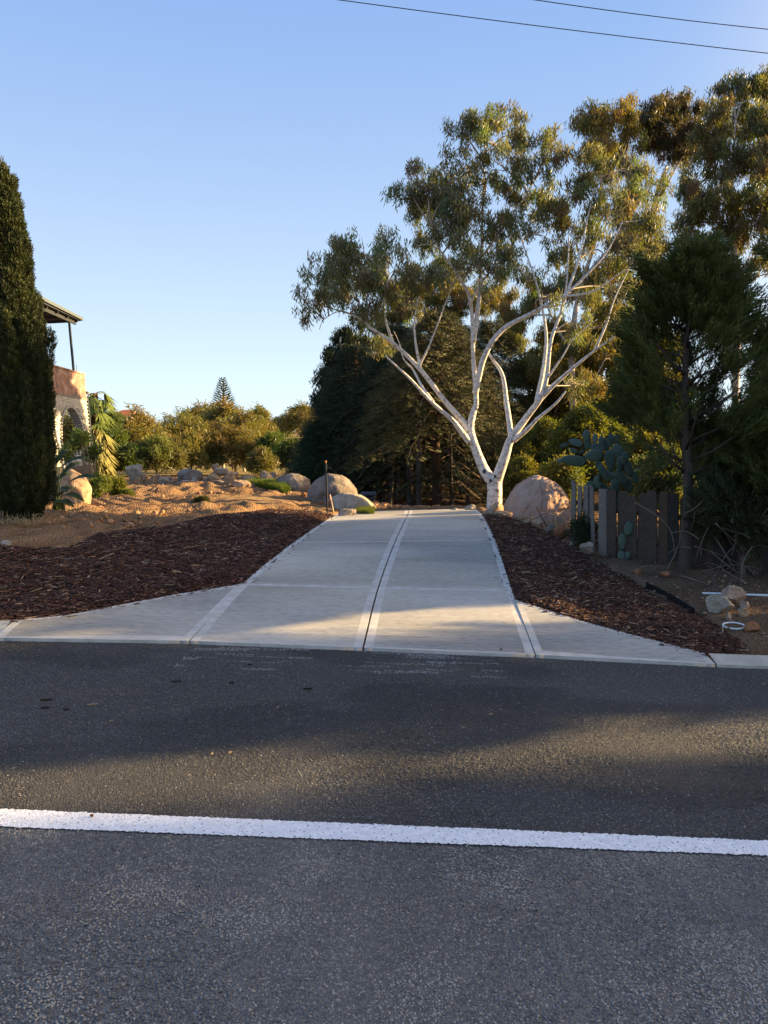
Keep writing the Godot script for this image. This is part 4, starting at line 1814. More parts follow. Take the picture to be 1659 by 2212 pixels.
func build_gums() -> void:
	rng.seed = 108
	var grey_green := Color(.19, .195, .108)
	var golden := Color(.20, .18, .062)
	# the white-barked gum
	var limbs := [
		[[[1066, 1102], [1067, 1060], [1068, 1036]], .185, .175],
		[[[1067, 1045], [1047, 1018, .1], [1028, 975, .15], [1015, 928, .2], [1022, 890, .2], [1028, 864, .2], [1021, 760, .3], [1015, 650, .3], [985, 590, .2], [950, 540, 0], [930, 490, -.2]], .15, .022],
		[[[1069, 1045], [1081, 1009, -.1], [1092, 975, -.15], [1103, 948, -.2], [1136, 903, -.3], [1167, 862, -.5], [1180, 820, -.6], [1190, 740, -.7], [1213, 670, -.6], [1225, 600, -.4], [1230, 490, -.3]], .15, .02],
		[[[1012, 955, .15], [990, 925, .0], [975, 906, -.1], [931, 867, -.3], [890, 822, -.5], [850, 785, -.7], [832, 768, -.8]], .085, .025],
		[[[1012, 930, .2], [1000, 913, .2], [961, 867, .1], [905, 795, 0], [850, 742, -.1], [800, 708, -.2], [765, 682, -.3], [700, 662, -.4]], .10, .02],
		[[[908, 795, 0], [898, 740, .2], [895, 690, .3], [905, 640, .4]], .04, .014],
		[[[848, 740, -.1], [832, 690, -.3], [830, 655, -.4], [838, 600, -.5]], .04, .014],
		[[[1020, 740, .3], [1034, 650, .5], [1040, 550, .6], [1043, 420, .7], [1050, 300, .7]], .075, .018],
		[[[1026, 850, .2], [1045, 770, -.1], [1085, 712, -.3], [1150, 676, -.5], [1215, 640, -.7], [1262, 598, -.8], [1310, 545, -.9], [1345, 480, -1.0]], .085, .02],
		[[[1104, 948, -.2], [1096, 880, 0], [1086, 812, .2], [1063, 776, .3], [1050, 755, .35]], .075, .05],
		[[[1160, 868, -.5], [1176, 790, -.2], [1180, 720, 0], [1166, 640, .1], [1150, 585, .2], [1120, 500, .3]], .065, .018],
		[[[1108, 952, -.25], [1140, 926, -.5], [1160, 905, -.6], [1200, 872, -.8], [1222, 845, -.9]], .065, .03],
		[[[1150, 884, -.35], [1190, 838, -.6], [1235, 797, -.8], [1285, 757, -1.0], [1335, 722, -1.2]], .07, .025],
		[[[1285, 757, -1.0], [1310, 700, -1.1], [1330, 640, -1.2], [1370, 560, -1.2]], .035, .012],
		[[[1038, 560, .6], [1080, 500, .4], [1130, 430, .2], [1180, 350, 0]], .035, .012],
		[[[1218, 650, -.7], [1250, 560, -.5], [1270, 470, -.3], [1290, 380, -.2]], .04, .014],
		[[[905, 792, 0], [930, 740, -.3], [960, 660, -.5], [985, 600, -.6]], .03, .012],
		[[[935, 868, -.3], [912, 835, -.1], [893, 800, .1], [872, 775, .2], [862, 740, .3], [850, 715, .3]], .045, .012],
		[[[800, 708, -.2], [782, 672, 0], [770, 640, .2], [762, 600, .3]], .025, .008],
		[[[765, 682, -.3], [735, 672, -.2], [700, 690, -.1], [690, 712, 0]], .018, .005],
		[[[985, 590, .2], [1010, 560, .5], [1018, 510, .7], [1030, 460, .9]], .03, .009],
		[[[950, 540, 0], [925, 528, -.2], [900, 532, -.3]], .02, .006],
		[[[1015, 660, .3], [1040, 610, -.3], [1075, 570, -.6], [1100, 520, -.8]], .035, .01],
		[[[1215, 640, -.7], [1280, 630, -1.0], [1340, 590, -1.2], [1400, 560, -1.3]], .03, .008],
		[[[1180, 820, -.6], [1215, 770, -.9], [1240, 730, -1.1], [1290, 690, -1.2]], .03, .008],
	]
	var clumps := [[658, 652, 26, 36], [694, 612, 42, 42], [722, 566, 46, 42], [758, 540, 44, 38], [745, 600, 46, 40], [830, 545, 44, 44], [812, 600, 52, 40], [868, 590, 42, 42], [770, 648, 40, 26], [845, 640, 40, 26], [800, 668, 40, 22], [826, 742, 30, 20], [700, 645, 30, 26], [880, 660, 36, 26], [930, 600, 36, 26], [1180, 640, 30, 26], [1260, 640, 36, 26], [1238, 832, 22, 16], [1340, 705, 34, 24],
		[885, 405, 36, 38], [930, 400, 46, 40], [975, 420, 46, 44], [905, 455, 42, 36], [960, 475, 46, 40], [1000, 510, 42, 40], [925, 520, 34, 30], [1010, 450, 34, 34],
		[1000, 290, 34, 36], [1040, 268, 42, 34], [1085, 258, 40, 30], [1118, 290, 32, 40], [1060, 310, 46, 38], [1030, 345, 40, 36], [1085, 360, 46, 38], [1040, 400, 40, 32], [1125, 370, 34, 36], [1000, 370, 26, 26],
		[985, 575, 36, 28], [1040, 580, 46, 36], [1090, 560, 44, 38], [1100, 480, 44, 44], [1060, 480, 34, 34], [1150, 430, 40, 40], [1185, 300, 30, 28], [1190, 350, 34, 38], [1160, 500, 40, 34],
		[1200, 470, 44, 40], [1245, 415, 44, 42], [1290, 360, 44, 36], [1310, 430, 46, 42], [1370, 390, 44, 44], [1280, 500, 46, 38], [1345, 500, 46, 42], [1405, 470, 38, 42], [1380, 560, 40, 36], [1320, 570, 40, 34], [1215, 545, 40, 32], [1300, 640, 36, 30], [1240, 700, 36, 26], [1350, 640, 34, 36], [1140, 600, 34, 26], [1415, 400, 30, 40]]
	var t := traced_tree("gum_tree", "tall white-barked gum forking low beside the rounded pink boulder", "gum tree", 16.5, limbs, clumps, M.white_bark, M.gum_leaf, M.gum_mesh, grey_green, 165.0, .85, 1.35, "", .30)
	# dark knots and peeling bark patches on the trunk
	for q in [[1060, 1038, 5], [1046, 1018, 6], [1050, 1044, 4], [1069, 1029, 4], [1076, 1060, 3], [1095, 972, 5], [1085, 985, 3]]:
		var st := st_new()
		var o := at(q[0], q[1], 16.5 - .15)
		var k: float = q[2] * 16.5 / FOC
		var bm := stone_mesh(Vector3(k * 1.3, k * 1.6, .09), .3, int(q[0]), 1, .3)
		var b := part(t, "knot", bm, M.grey_bark)
		b.position += o
	# gums behind it
	traced_tree("gum_tree", "pale-trunked gum whose golden crown fills in behind the white gum", "gum tree", 27.0,
		[[[[1243, 1060], [1240, 900], [1236, 760], [1250, 640], [1290, 500], [1300, 330]], .17, .03], [[[1237, 770], [1190, 680], [1160, 600]], .07, .02], [[[1262, 600], [1330, 520], [1390, 440]], .07, .02], [[[1240, 880], [1300, 790], [1330, 700]], .05, .02]],
		[[1270, 260, 36, 34], [1315, 250, 42, 36], [1350, 290, 36, 32], [1290, 310, 42, 34], [1340, 350, 40, 34], [1230, 620, 44, 34], [1170, 640, 40, 30], [1290, 590, 44, 36], [1350, 470, 44, 40], [1400, 520, 44, 40], [1330, 680, 44, 40], [1260, 750, 44, 36], [1330, 780, 40, 36], [1200, 720, 36, 36], [1370, 620, 40, 40], [1120, 680, 40, 34], [1270, 830, 36, 30], [1180, 800, 34, 40]],
		M.gum_bark, M.gum_leaf, M.gum_mesh, golden, 120.0, 1.3, 2.1, "gums behind the white gum", .3)
	traced_tree("gum_tree", "gum with a dark brownish crown and forked upper limbs", "gum tree", 33.0,
		[[[[1345, 1050], [1370, 800], [1395, 560], [1412, 440], [1440, 360]], .22, .05], [[[1405, 490], [1430, 420], [1480, 330]], .09, .03]],
		[[1405, 245, 36, 30], [1440, 225, 36, 26], [1480, 245, 40, 32], [1440, 280, 48, 36], [1495, 290, 40, 34], [1410, 300, 36, 30], [1460, 330, 44, 26]],
		M.gum_bark, M.gum_leaf, M.gum_mesh, Color(.10, .082, .042), 80.0, 1.5, 2.4, "gums behind the white gum", .18)
	traced_tree("gum_tree", "tall gum with a slender pale trunk and long hanging foliage", "gum tree", 28.0,
		[[[[1597, 1040], [1590, 860], [1594, 700], [1592, 560], [1580, 420], [1590, 260]], .16, .03], [[[1592, 640], [1630, 600], [1680, 590]], .06, .02], [[[1588, 480], [1640, 380], [1690, 260]], .07, .02]],
		[[1575, 195, 36, 30], [1620, 180, 40, 30], [1665, 190, 44, 36], [1545, 260, 36, 36], [1600, 260, 46, 42], [1650, 270, 46, 44], [1530, 330, 34, 44], [1590, 350, 46, 50], [1650, 370, 46, 54], [1530, 420, 40, 50], [1600, 450, 46, 46], [1655, 480, 44, 50], [1560, 510, 44, 40], [1500, 400, 34, 44], [1490, 480, 36, 44], [1640, 560, 36, 24], [1500, 560, 34, 34], [1700, 300, 50, 80], [1710, 450, 50, 80]],
		M.gum_bark, M.gum_leaf, M.gum_mesh, Color(.165, .165, .075), 100.0, 1.3, 2.1, "gums behind the white gum", .28)
	traced_tree("gum_tree", "dark-leaved gum leaning out past the left edge of the pine clump", "gum tree", 31.0,
		[[[[760, 1060], [755, 900], [745, 800], [735, 740]], .16, .04]],
		[[742, 728, 30, 24], [722, 770, 28, 26], [750, 790, 36, 34], [705, 808, 22, 22], [700, 850, 24, 30], [735, 850, 36, 36], [690, 870, 20, 20], [770, 740, 36, 30], [720, 905, 28, 20], [780, 820, 36, 40]],
		M.grey_bark, M.gum_leaf, M.gum_mesh, Color(.028, .04, .02), 130.0, 1.4, 2.2, "", .1)
	traced_tree("gum_tree", "golden gum crown glowing behind the white gum's left limbs", "gum tree", 35.0,
		[[[[925, 1050], [930, 880], [935, 760], [940, 640]], .15, .04]],
		[[900, 600, 40, 30], [945, 585, 40, 28], [985, 620, 40, 34], [930, 640, 44, 30], [880, 640, 40, 30], [840, 620, 36, 26], [1030, 640, 36, 34], [1075, 640, 40, 40], [860, 680, 36, 24], [1100, 720, 40, 36], [800, 690, 36, 22], [970, 665, 40, 24]],
		M.gum_bark, M.gum_leaf, M.gum_mesh, golden, 110.0, 1.3, 2.1, "gums behind the white gum", .3)
	# bushes behind the boulder and the fence
	var bush := Color(.150, .155, .048)
	for q in [[1180, 31, 690, 170, "golden-green leafy tree showing between the white gum's right limbs"], [1290, 33, 640, 190, "golden-green leafy tree filling in left of the dark conifer"], [1400, 30, 700, 160, "golden-green leafy tree behind the dark conifer's left side"]]:
		var z: float = q[1]
		var p := at(q[0], 1080, z)
		var b := G(p.x, p.z)
		var top := at(q[0], q[2], z)
		var w: float = q[3] / FOC * z
		var h := top.y - b.y
		broad_tree("leafy_tree", q[4], "tree", b, h, w, h * .2, M.gum_bark, M.soft_leaf, M.broad_mesh, golden, 4200, 1.6, 2.6, "any", "", 14)
	for q in [[1165, 23, 900, 120, "tall yellow-green bush behind the pink boulder"], [1250, 21, 870, 130, "yellow-green bush behind the prickly pear"], [1330, 25, 850, 150, "tall yellow-green bush glimpsed behind the dark conifer"], [1120, 19.5, 985, 80, "low olive bush between the gum trunk and the pink boulder"],
			[1430, 15.5, 965, 110, "pale green bush just behind the paling fence"], [1210, 17.5, 985, 90, "low green bush right behind the pink boulder"], [1540, 22, 900, 160, "yellow-green bush far behind the paling fence"], [1380, 19, 930, 110, "mid green bush behind the paling fence"], [1620, 20, 940, 140, "olive bush beyond the right end of the paling fence"]]:
		var z: float = q[1]
		var p := at(q[0], 1090, z)
		var b := G(p.x, p.z)
		var top := at(q[0], q[2], z)
		var w: float = q[3] / FOC * z
		var h := top.y - b.y
		broad_tree("bush", q[4], "bush", b, h, w, h * .08, M.dead_wood, M.soft_leaf, M.broad_mesh, bush if q[0] != 1430 else Color(.16, .17, .08), int(900 * w * h * .5), 1.0, 1.7, "any", "", 12)


# ---------------------------------------------------------------- right: fence, cactus, conifers
func build_right_side() -> void:
	rng.seed = 109
	# paling fence: a short return running back and a long face towards the road
	var corner := Vector3(3.15, 0, -10.4)
	var f := thing("paling_fence", "weathered grey timber paling fence turning a corner below the prickly pear", "fence", G(corner.x, corner.z))
	var i := 0
	for run in 2:
		var dir := Vector3(-.16, 0, -.8).normalized() if run == 0 else Vector3(.80, 0, .62).normalized()
		if run == 1:
			dir = Vector3(1.36, 0, 1.5).normalized()
			dir = (at(1600, 1200, 9.0) - at(1290, 1200, 10.5))
			dir.y = 0
			dir = dir.normalized()
		var out := dir.cross(Vector3.UP)
		var count := 8 if run == 0 else 24
		var step := .106 if run == 0 else .152
		for k in count:
			var s := .02 + k * step + (0.07 if run == 1 else .1)
			var c := corner + dir * s
			var g := H(c.x, -c.z) - .06
			var top := 1.045 - (0.0 if run == 0 else .012 * k * .3) + rnd(-.035, .03) + (.08 * k / 8.0 if run == 0 else 0.0)
			if run == 1 and k % 5 == 3:
				top -= rnd(.02, .08)
			var hgt := top - g
			var lean := rnd(-.02, .02) + (.05 if run == 0 and k < 2 else 0.0)
			var up := (Vector3.UP + dir * lean).normalized()
			var w := rnd(.148, .156) if run == 1 else rnd(.085, .10)
			var th := .018
			var bs := c
			bs.y = g
			bs += out * (.024 if k % 2 else -.004)
			var st := st_new()
			var cut := .03 * (1.0 if rng.randf() < .8 else .3)
			# dog-eared board as a prism
			var prof2 := [Vector2(-w / 2, 0), Vector2(-w / 2, hgt - cut), Vector2(-w / 2 + cut, hgt + rnd(-.01, .005)), Vector2(w / 2 - cut, hgt + rnd(-.015, .005)), Vector2(w / 2, hgt - cut), Vector2(w / 2, 0)]
			var A := []
			var B := []
			for p in prof2:
				var q: Vector3 = bs + dir * p.x + up * p.y
				A.append(q + out * th * .5)
				B.append(q - out * th * .5)
			st.set_smooth_group(-1)
			for m in range(1, 5):
				tri(st, A[0], A[m + 1], A[m])
				tri(st, B[0], B[m], B[m + 1])
			for m in 6:
				var nx := (m + 1) % 6
				quad(st, A[m], A[nx], B[nx], B[m])
			part(f, "paling", done(st), M.pale_paling if run == 0 or k == 0 else [M.paling, M.brown_paling, M.paling, M.black_paling][rng.randi() % 4])
			i += 1
		for y in [.25, .66]:
			var st := st_new()
			var back := .05 if run == 0 else -.05
			var a := corner + out * back + dir * .05
			var b := corner + dir * (count * step) + out * back
			a.y = H(a.x, -a.z) + y
			b.y = H(b.x, -b.z) + y
			tube(st, [a, b], [.035, .035], 4)
			part(f, "rail", done(st), M.paling)
	# prickly pear behind the fence
	var cb := at(1320, 1180, 11.6)
	var cbase := G(cb.x, cb.z)
	var cactus := thing("prickly_pear", "large blue-green prickly pear rising behind the fence corner", "cactus", cbase)
	var pads := [[410, 350, 95, 60, 0], [430, 470, 110, 55, 5], [545, 395, 80, 48, 0], [245, 455, 120, 72, 105], [60, 500, 72, 38, 75], [205, 580, 65, 50, 110], [330, 600, 60, 35, 80], [215, 735, 205, 88, 98], [0, 740, 60, 42, 80], [575, 530, 130, 72, 98], [530, 655, 150, 100, 85], [640, 430, 85, 45, 0], [790, 420, 110, 58, 5], [900, 590, 125, 88, -15], [780, 740, 175, 92, -8], [620, 830, 100, 58, -35], [690, 930, 165, 85, -30], [830, 970, 140, 86, -60], [960, 1000, 140, 78, -40], [1060, 850, 150, 78, -20], [930, 800, 130, 58, 0], [500, 1130, 105, 70, -70], [595, 1070, 110, 66, -10], [690, 1180, 100, 68, -30], [1160, 1000, 110, 48, -20], [720, 500, 130, 48, -15], [1050, 1110, 130, 78, -30], [860, 1150, 130, 84, 0], [890, 400, 70, 58, 10], [760, 1280, 140, 90, 5], [900, 1330, 150, 90, -5], [1010, 700, 110, 70, 15], [640, 960, 120, 70, 15]]
	for q in pads:
		var z := 11.6 + rnd(-.35, .25)
		var k := .1389 * z / FOC
		var o := at(1209.7 + q[0] * .1389, 892.9 + q[1] * .1389, z)
		pad(cactus, o, q[2] * k, q[3] * k, deg_to_rad(-q[4]), rnd(-.7, .7))
	var sp := on_ground(1352, 1212)
	var small := thing("prickly_pear", "small prickly pear of three pads against the fence boards", "cactus", sp)
	for q in [[1358, 1142, 17, 10, 15], [1344, 1170, 19, 9, 0], [1353, 1202, 13, 6, 30], [1342, 1203, 14, 8, -5]]:
		var z := (sp - EYE).dot(cam_f) + rnd(-.04, .04)
		pad(small, at(q[0], q[1], z), q[2] * z / FOC, q[3] * z / FOC, deg_to_rad(-q[4]), rnd(-.3, .3))
	# conifer in front of the fence and its neighbour at the edge
	var green := Color(.068, .086, .022)
	var cbp := at(1476, 1222, 9.3)
	var h := at(1490, 515, 9.3).y - cbp.y
	plume_tree("dark green feathery conifer with a bare grey trunk before the fence", G(cbp.x, cbp.z), h, [[0, .2], [.28, .45], [.36, .80], [.5, .84], [.65, .70], [.8, .48], [.92, .24], [1, .05]], green, 6600, h * .33)
	var e := at(1725, 1230, 9.4)
	plume_tree("dark green feathery conifer at the end of the fence drooping to the ground", G(e.x, e.z), 3.15, [[0, .5], [.15, .9], [.4, 1.05], [.7, .6], [.9, .3], [1, .05]], green, 9000, .75)
	var db := at(1608, 1240, 8.95)
	broad_tree("dark_shrub", "dark twiggy shrub smothering the fence beside the dead branches", "shrub", G(db.x, db.z), 1.35, 1.0, .3, M.stick, M.conifer_leaf, M.plume_mesh, Color(.035, .042, .014), 900, .7, 1.2, "out", "", 12)
	# the row of conifers that goes on along the verge
	# x, distance across the sun's path, radius, height
	var row := [[6.4, 8.44, 1.1, 6.0], [7.6, 9.8, 1.3, 6.5], [6.9, 11.4, .95, 2.7], [9.2, 8.5, 1.3, 7.0], [9.5, 11.5, 1.4, 7.5], [12, 8.25, 1.5, 8.0], [14.5, 8.6, 1.85, 8.5], [12.5, 11.0, 1.6, 8.0], [16, 11.4, 2.0, 9.0], [13, 5.2, .92, 7.0], [17, 4.95, .98, 9.0], [20.5, 4.95, 1.0, 10.0], [24, 2.15, 1.25, 11.0], [28, 1.6, 1.85, 12.0], [33, .9, 2.5, 13.0], [38, -.1, 3.0, 14.0], [44, -1.0, 3.2, 15.0], [26, 10, 2.6, 11.0]]
	for r in row:
		var dd: float = r[1] + .2126 * r[0]
		var b := Vector3(r[0], H(r[0], dd), -dd)
		var hh: float = r[3]
		var k: float = r[2]
		plume_tree("dark feathery conifer in the row along the road verge", b, hh, [[0, .6 * k], [.12, .95 * k], [.4, 1.0 * k], [.7, .85 * k], [.9, .4 * k], [1, .05]], green, 5200, .3, "conifers along the verge", .95, maxf(k * .9, hh / 7.0))


func pad(parent: Node3D, o: Vector3, hl: float, hw: float, roll: float, yaw: float) -> void:
	var st := st_new()
	var n := 14
	var ring := []
	for layer in [-1, 0, 1]:
		var r := []
		for k in n:
			var a := TAU * k / n
			var kx := (.82 if layer else 1.0)
			var y := cos(a)
			var wd := sin(a) * (1.0 + .18 * y)
			r.append(Vector3(wd * hw * kx, y * hl * kx, layer * hw * .10))
		ring.append(r)
	for l in 2:
		for k in n:
			var j := (k + 1) % n
			quad(st, ring[l][k], ring[l][j], ring[l + 1][j], ring[l + 1][k])
	for k in n:
		var j := (k + 1) % n
		tri(st, Vector3(0, 0, hw * .13), ring[2][k], ring[2][j])
		tri(st, Vector3(0, 0, -hw * .13), ring[0][j], ring[0][k])
	var p := part(parent, "pad", done(st), M.cactus, false)
	p.basis = Basis(cam_r, cam_u, -cam_f) * Basis(Vector3(0, 0, 1), roll) * Basis(Vector3.UP, yaw)
	p.position = o - parent.position


# ---------------------------------------------------------------- left: cypress and garden plants
func build_left_side() -> void:
	rng.seed = 110
	var foot := at(55, 1122, 10.8)
	var b := G(foot.x, foot.z)
	var h := 4.72
	var t := thing("cypress", "tall narrow dark cypress column beside the mulch bed", "cypress", b)
	var st := st_new()
	tube(st, [b - Vector3(0, .2, 0), b + Vector3(0, h * .5, 0), b + Vector3(0, h * .95, 0)], [.12, .08, .02], 8)
	part(t, "trunk", done(st), M.grey_bark)
	var profile := [[0, .24], [.04, .34], [.14, .40], [.3, .44], [.42, .44], [.52, .40], [.57, .30], [.66, .23], [.8, .17], [.9, .11], [1, .02]]
	var sc := Scatter.new()
	# upright flame-like fingers round the column, each packed with tufts
	for i in 300:
		var f := pow(i / 300.0, 1.0)
		var a := i * 2.39996
		var r := prof(profile, f) * rnd(.62, 1.0)
		var o := b + Vector3(cos(a) * r, f * h, sin(a) * r)
		var len := rnd(.45, .85) * (1.0 - f * .45)
		var c := Color(.042, .052, .018) if rng.randf() < .75 else Color(.068, .076, .024)
		var wide := rnd(.045, .075)
		for k in 84:
			var u := rng.randf()
			var w := wide * sin(PI * clampf(u * .8 + .16, 0, 1))
			var d := rdir()
			var p := o + Vector3(cos(a) * .07 * u, u * len, sin(a) * .07 * u) + d * w
			sc.add(along(Vector3(cos(a) * .5 + d.x * .6, 1.5, sin(a) * .5 + d.z * .6), rnd(0, TAU), rnd(.55, .95)), p, tint(c, .3))
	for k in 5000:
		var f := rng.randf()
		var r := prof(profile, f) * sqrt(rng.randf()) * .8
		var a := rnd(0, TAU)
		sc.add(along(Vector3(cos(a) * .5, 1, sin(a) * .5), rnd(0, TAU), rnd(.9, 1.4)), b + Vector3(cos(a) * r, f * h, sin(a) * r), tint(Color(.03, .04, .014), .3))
	many(t, "foliage", sc, M.tuft_mesh, M.conifer_leaf)
	# bird-of-paradise plant: long paddle leaves on stalks
	var pb := on_ground(122, 1108)
	var z := (pb - EYE).dot(cam_f)
	var plant := thing("paddle_leaf_plant", "plant with long dark paddle leaves leaning out beside the cypress", "plant", pb)
	for q in [[135, 1010, 194, 990, .0], [150, 1044, 210, 1032, -.3], [140, 1070, 182, 1084, -.2], [128, 1000, 152, 972, .2], [118, 995, 122, 962, .0], [128, 1040, 156, 1026, .2], [132, 1072, 163, 1056, .1], [126, 1086, 160, 1096, -.3], [140, 1026, 178, 1000, .3], [124, 1062, 146, 1064, -.4], [118, 1080, 140, 1108, -.2]]:
		var a := at(q[0] - 6, q[1] + 2, z + q[4] * .5)
		var e := at(q[2], q[3], z + q[4])
		leaf(plant, pb, a, e, .14, M.big_leaf)
	# leafy cane shrub by the house and bright weeds on the earth
	var cs := on_ground(188, 1044)
	cs = at(190, 1040, 21.0)
	cs = G(cs.x, cs.z)
	var cane := thing("cane_shrub", "leafy shrub on thin reddish canes before the brick arch", "shrub", cs)
	sc = Scatter.new()
	for q in [[150, 972, 178, 1036], [165, 960, 186, 1036], [182, 950, 192, 1036], [196, 985, 200, 1036], [140, 985, 182, 1036], [205, 972, 198, 1036], [172, 940, 190, 1036]]:
		st = st_new()
		var a := Vector3(at(q[2], q[3], 21).x, cs.y - .1, cs.z + rnd(-.2, .2))
		var e := at(q[0], q[1], 21 + rnd(-.4, .4))
		tube(st, [a, a.lerp(e, .55) + Vector3(.06, .1, 0), e], [.02, .016, .008], 5)
		part(cane, "cane", done(st), M.dead_wood)
		puff(sc, e, Vector3(.20, .12, .20), 34, .9, 1.5, Color(.15, .20, .06), "any")
	many(cane, "foliage", sc, M.broad_mesh, M.soft_leaf)
	var weeds := [[232, 1078, 64, 52, "bright yellow-green weed mound below the house on the earth", Color(.16, .18, .035)], [208, 1052, 30, 26, "yellow-green weed clump in front of the reddish canes", Color(.15, .17, .04)], [268, 1080, 26, 20, "small green weed beside the bright weed mound", Color(.12, .16, .03)],
		[435, 1090, 18, 12, "small grey-green weed on the sandy slope's foot", Color(.07, .08, .035)], [655, 1058, 12, 16, "small pale green weed at the grey boulder's foot", Color(.17, .19, .05)]]
	for q in weeds:
		var wb := on_ground(q[0], q[1])
		var wz := (wb - EYE).dot(cam_f)
		var w: float = q[2] * wz / FOC
		var hh: float = q[3] * wz / FOC
		broad_tree("weed", q[4], "weed", wb, hh * .85, w * 1.15, .02, M.dead_wood, M.soft_leaf, M.broad_mesh, q[5], int(420 + 900 * w * hh), .45, .85, "any", "", 10)
	# dry grass at the foot of the cypress
	var gb := on_ground(42, 1136)
	var tuft := thing("dry_grass", "straw-coloured tuft of dead grass at the cypress foot", "grass tuft", gb)
	st = st_new()
	for k in 90:
		var a := gb + Vector3(rnd(-.26, .26), 0, rnd(-.12, .12))
		var d := Vector3(rng.randfn() * .5, rnd(.2, .8), rng.randfn() * .4).normalized()
		var l := rnd(.12, .3)
		tube(st, [a, a + d * l * .6 + Vector3(0, .04, 0), a + d * l + Vector3(rnd(-.06, .06), -.05, 0)], [.003, .0025, .001], 3)
	part(tuft, "stalks", done(st), mat(.42, .34, .20))
	# grass on the rise by the boulders
	sc = Scatter.new()
	for k in 1300:
		var px := rnd(534, 618)
		var py := 1041 + (px - 534) * .22 + rnd(-3, 9)
		var g := on_ground(px, py)
		sc.add(turn(rnd(0, TAU), rnd(-.2, .2), rnd(.8, 1.5)), g, tint(Color(.12, .17, .035), .3))
	for k in 240:
		var g := on_ground(rnd(772, 806), rnd(1103, 1112))
		sc.add(turn(rnd(0, TAU), rnd(-.3, .3), rnd(.35, .8)), g, tint(Color(.14, .17, .04), .3))
	tag(many(self, "grass", sc, M.grass_mesh, M.soft_leaf), "short bright green grass growing between the boulders", "grass", "", "stuff")


func leaf(parent: Node3D, root: Vector3, a: Vector3, e: Vector3, w: float, m: Material) -> void:
	var st := st_new()
	var side := (e - a).cross(Vector3(.1, .9, .45)).normalized()
	var n := 8
	var prev := []
	var nrm := side.cross((e - a).normalized())
	for i in n + 1:
		var u := float(i) / n
		var c := a.lerp(e, u) + Vector3(0, .06 * sin(u * PI), 0)
		var hw := w * .5 * pow(sin(PI * clampf(u * .93 + .05, 0, 1)), .7)
		var row := [c - side * hw + nrm * hw * .35, c, c + side * hw + nrm * hw * .35]
		if prev.size():
			quad(st, prev[0], row[0], row[1], prev[1])
			quad(st, prev[1], row[1], row[2], prev[2])
		prev = row
	var o := part(parent, "leaf", done(st), m)
	st = st_new()
	tube(st, [root + Vector3(rnd(-.06, .06), -.03, rnd(-.05, .05)), root.lerp(a, .6) + Vector3(0, .04, 0), a], [.014, .011, .008], 5)
	part(o, "stalk", done(st), m)


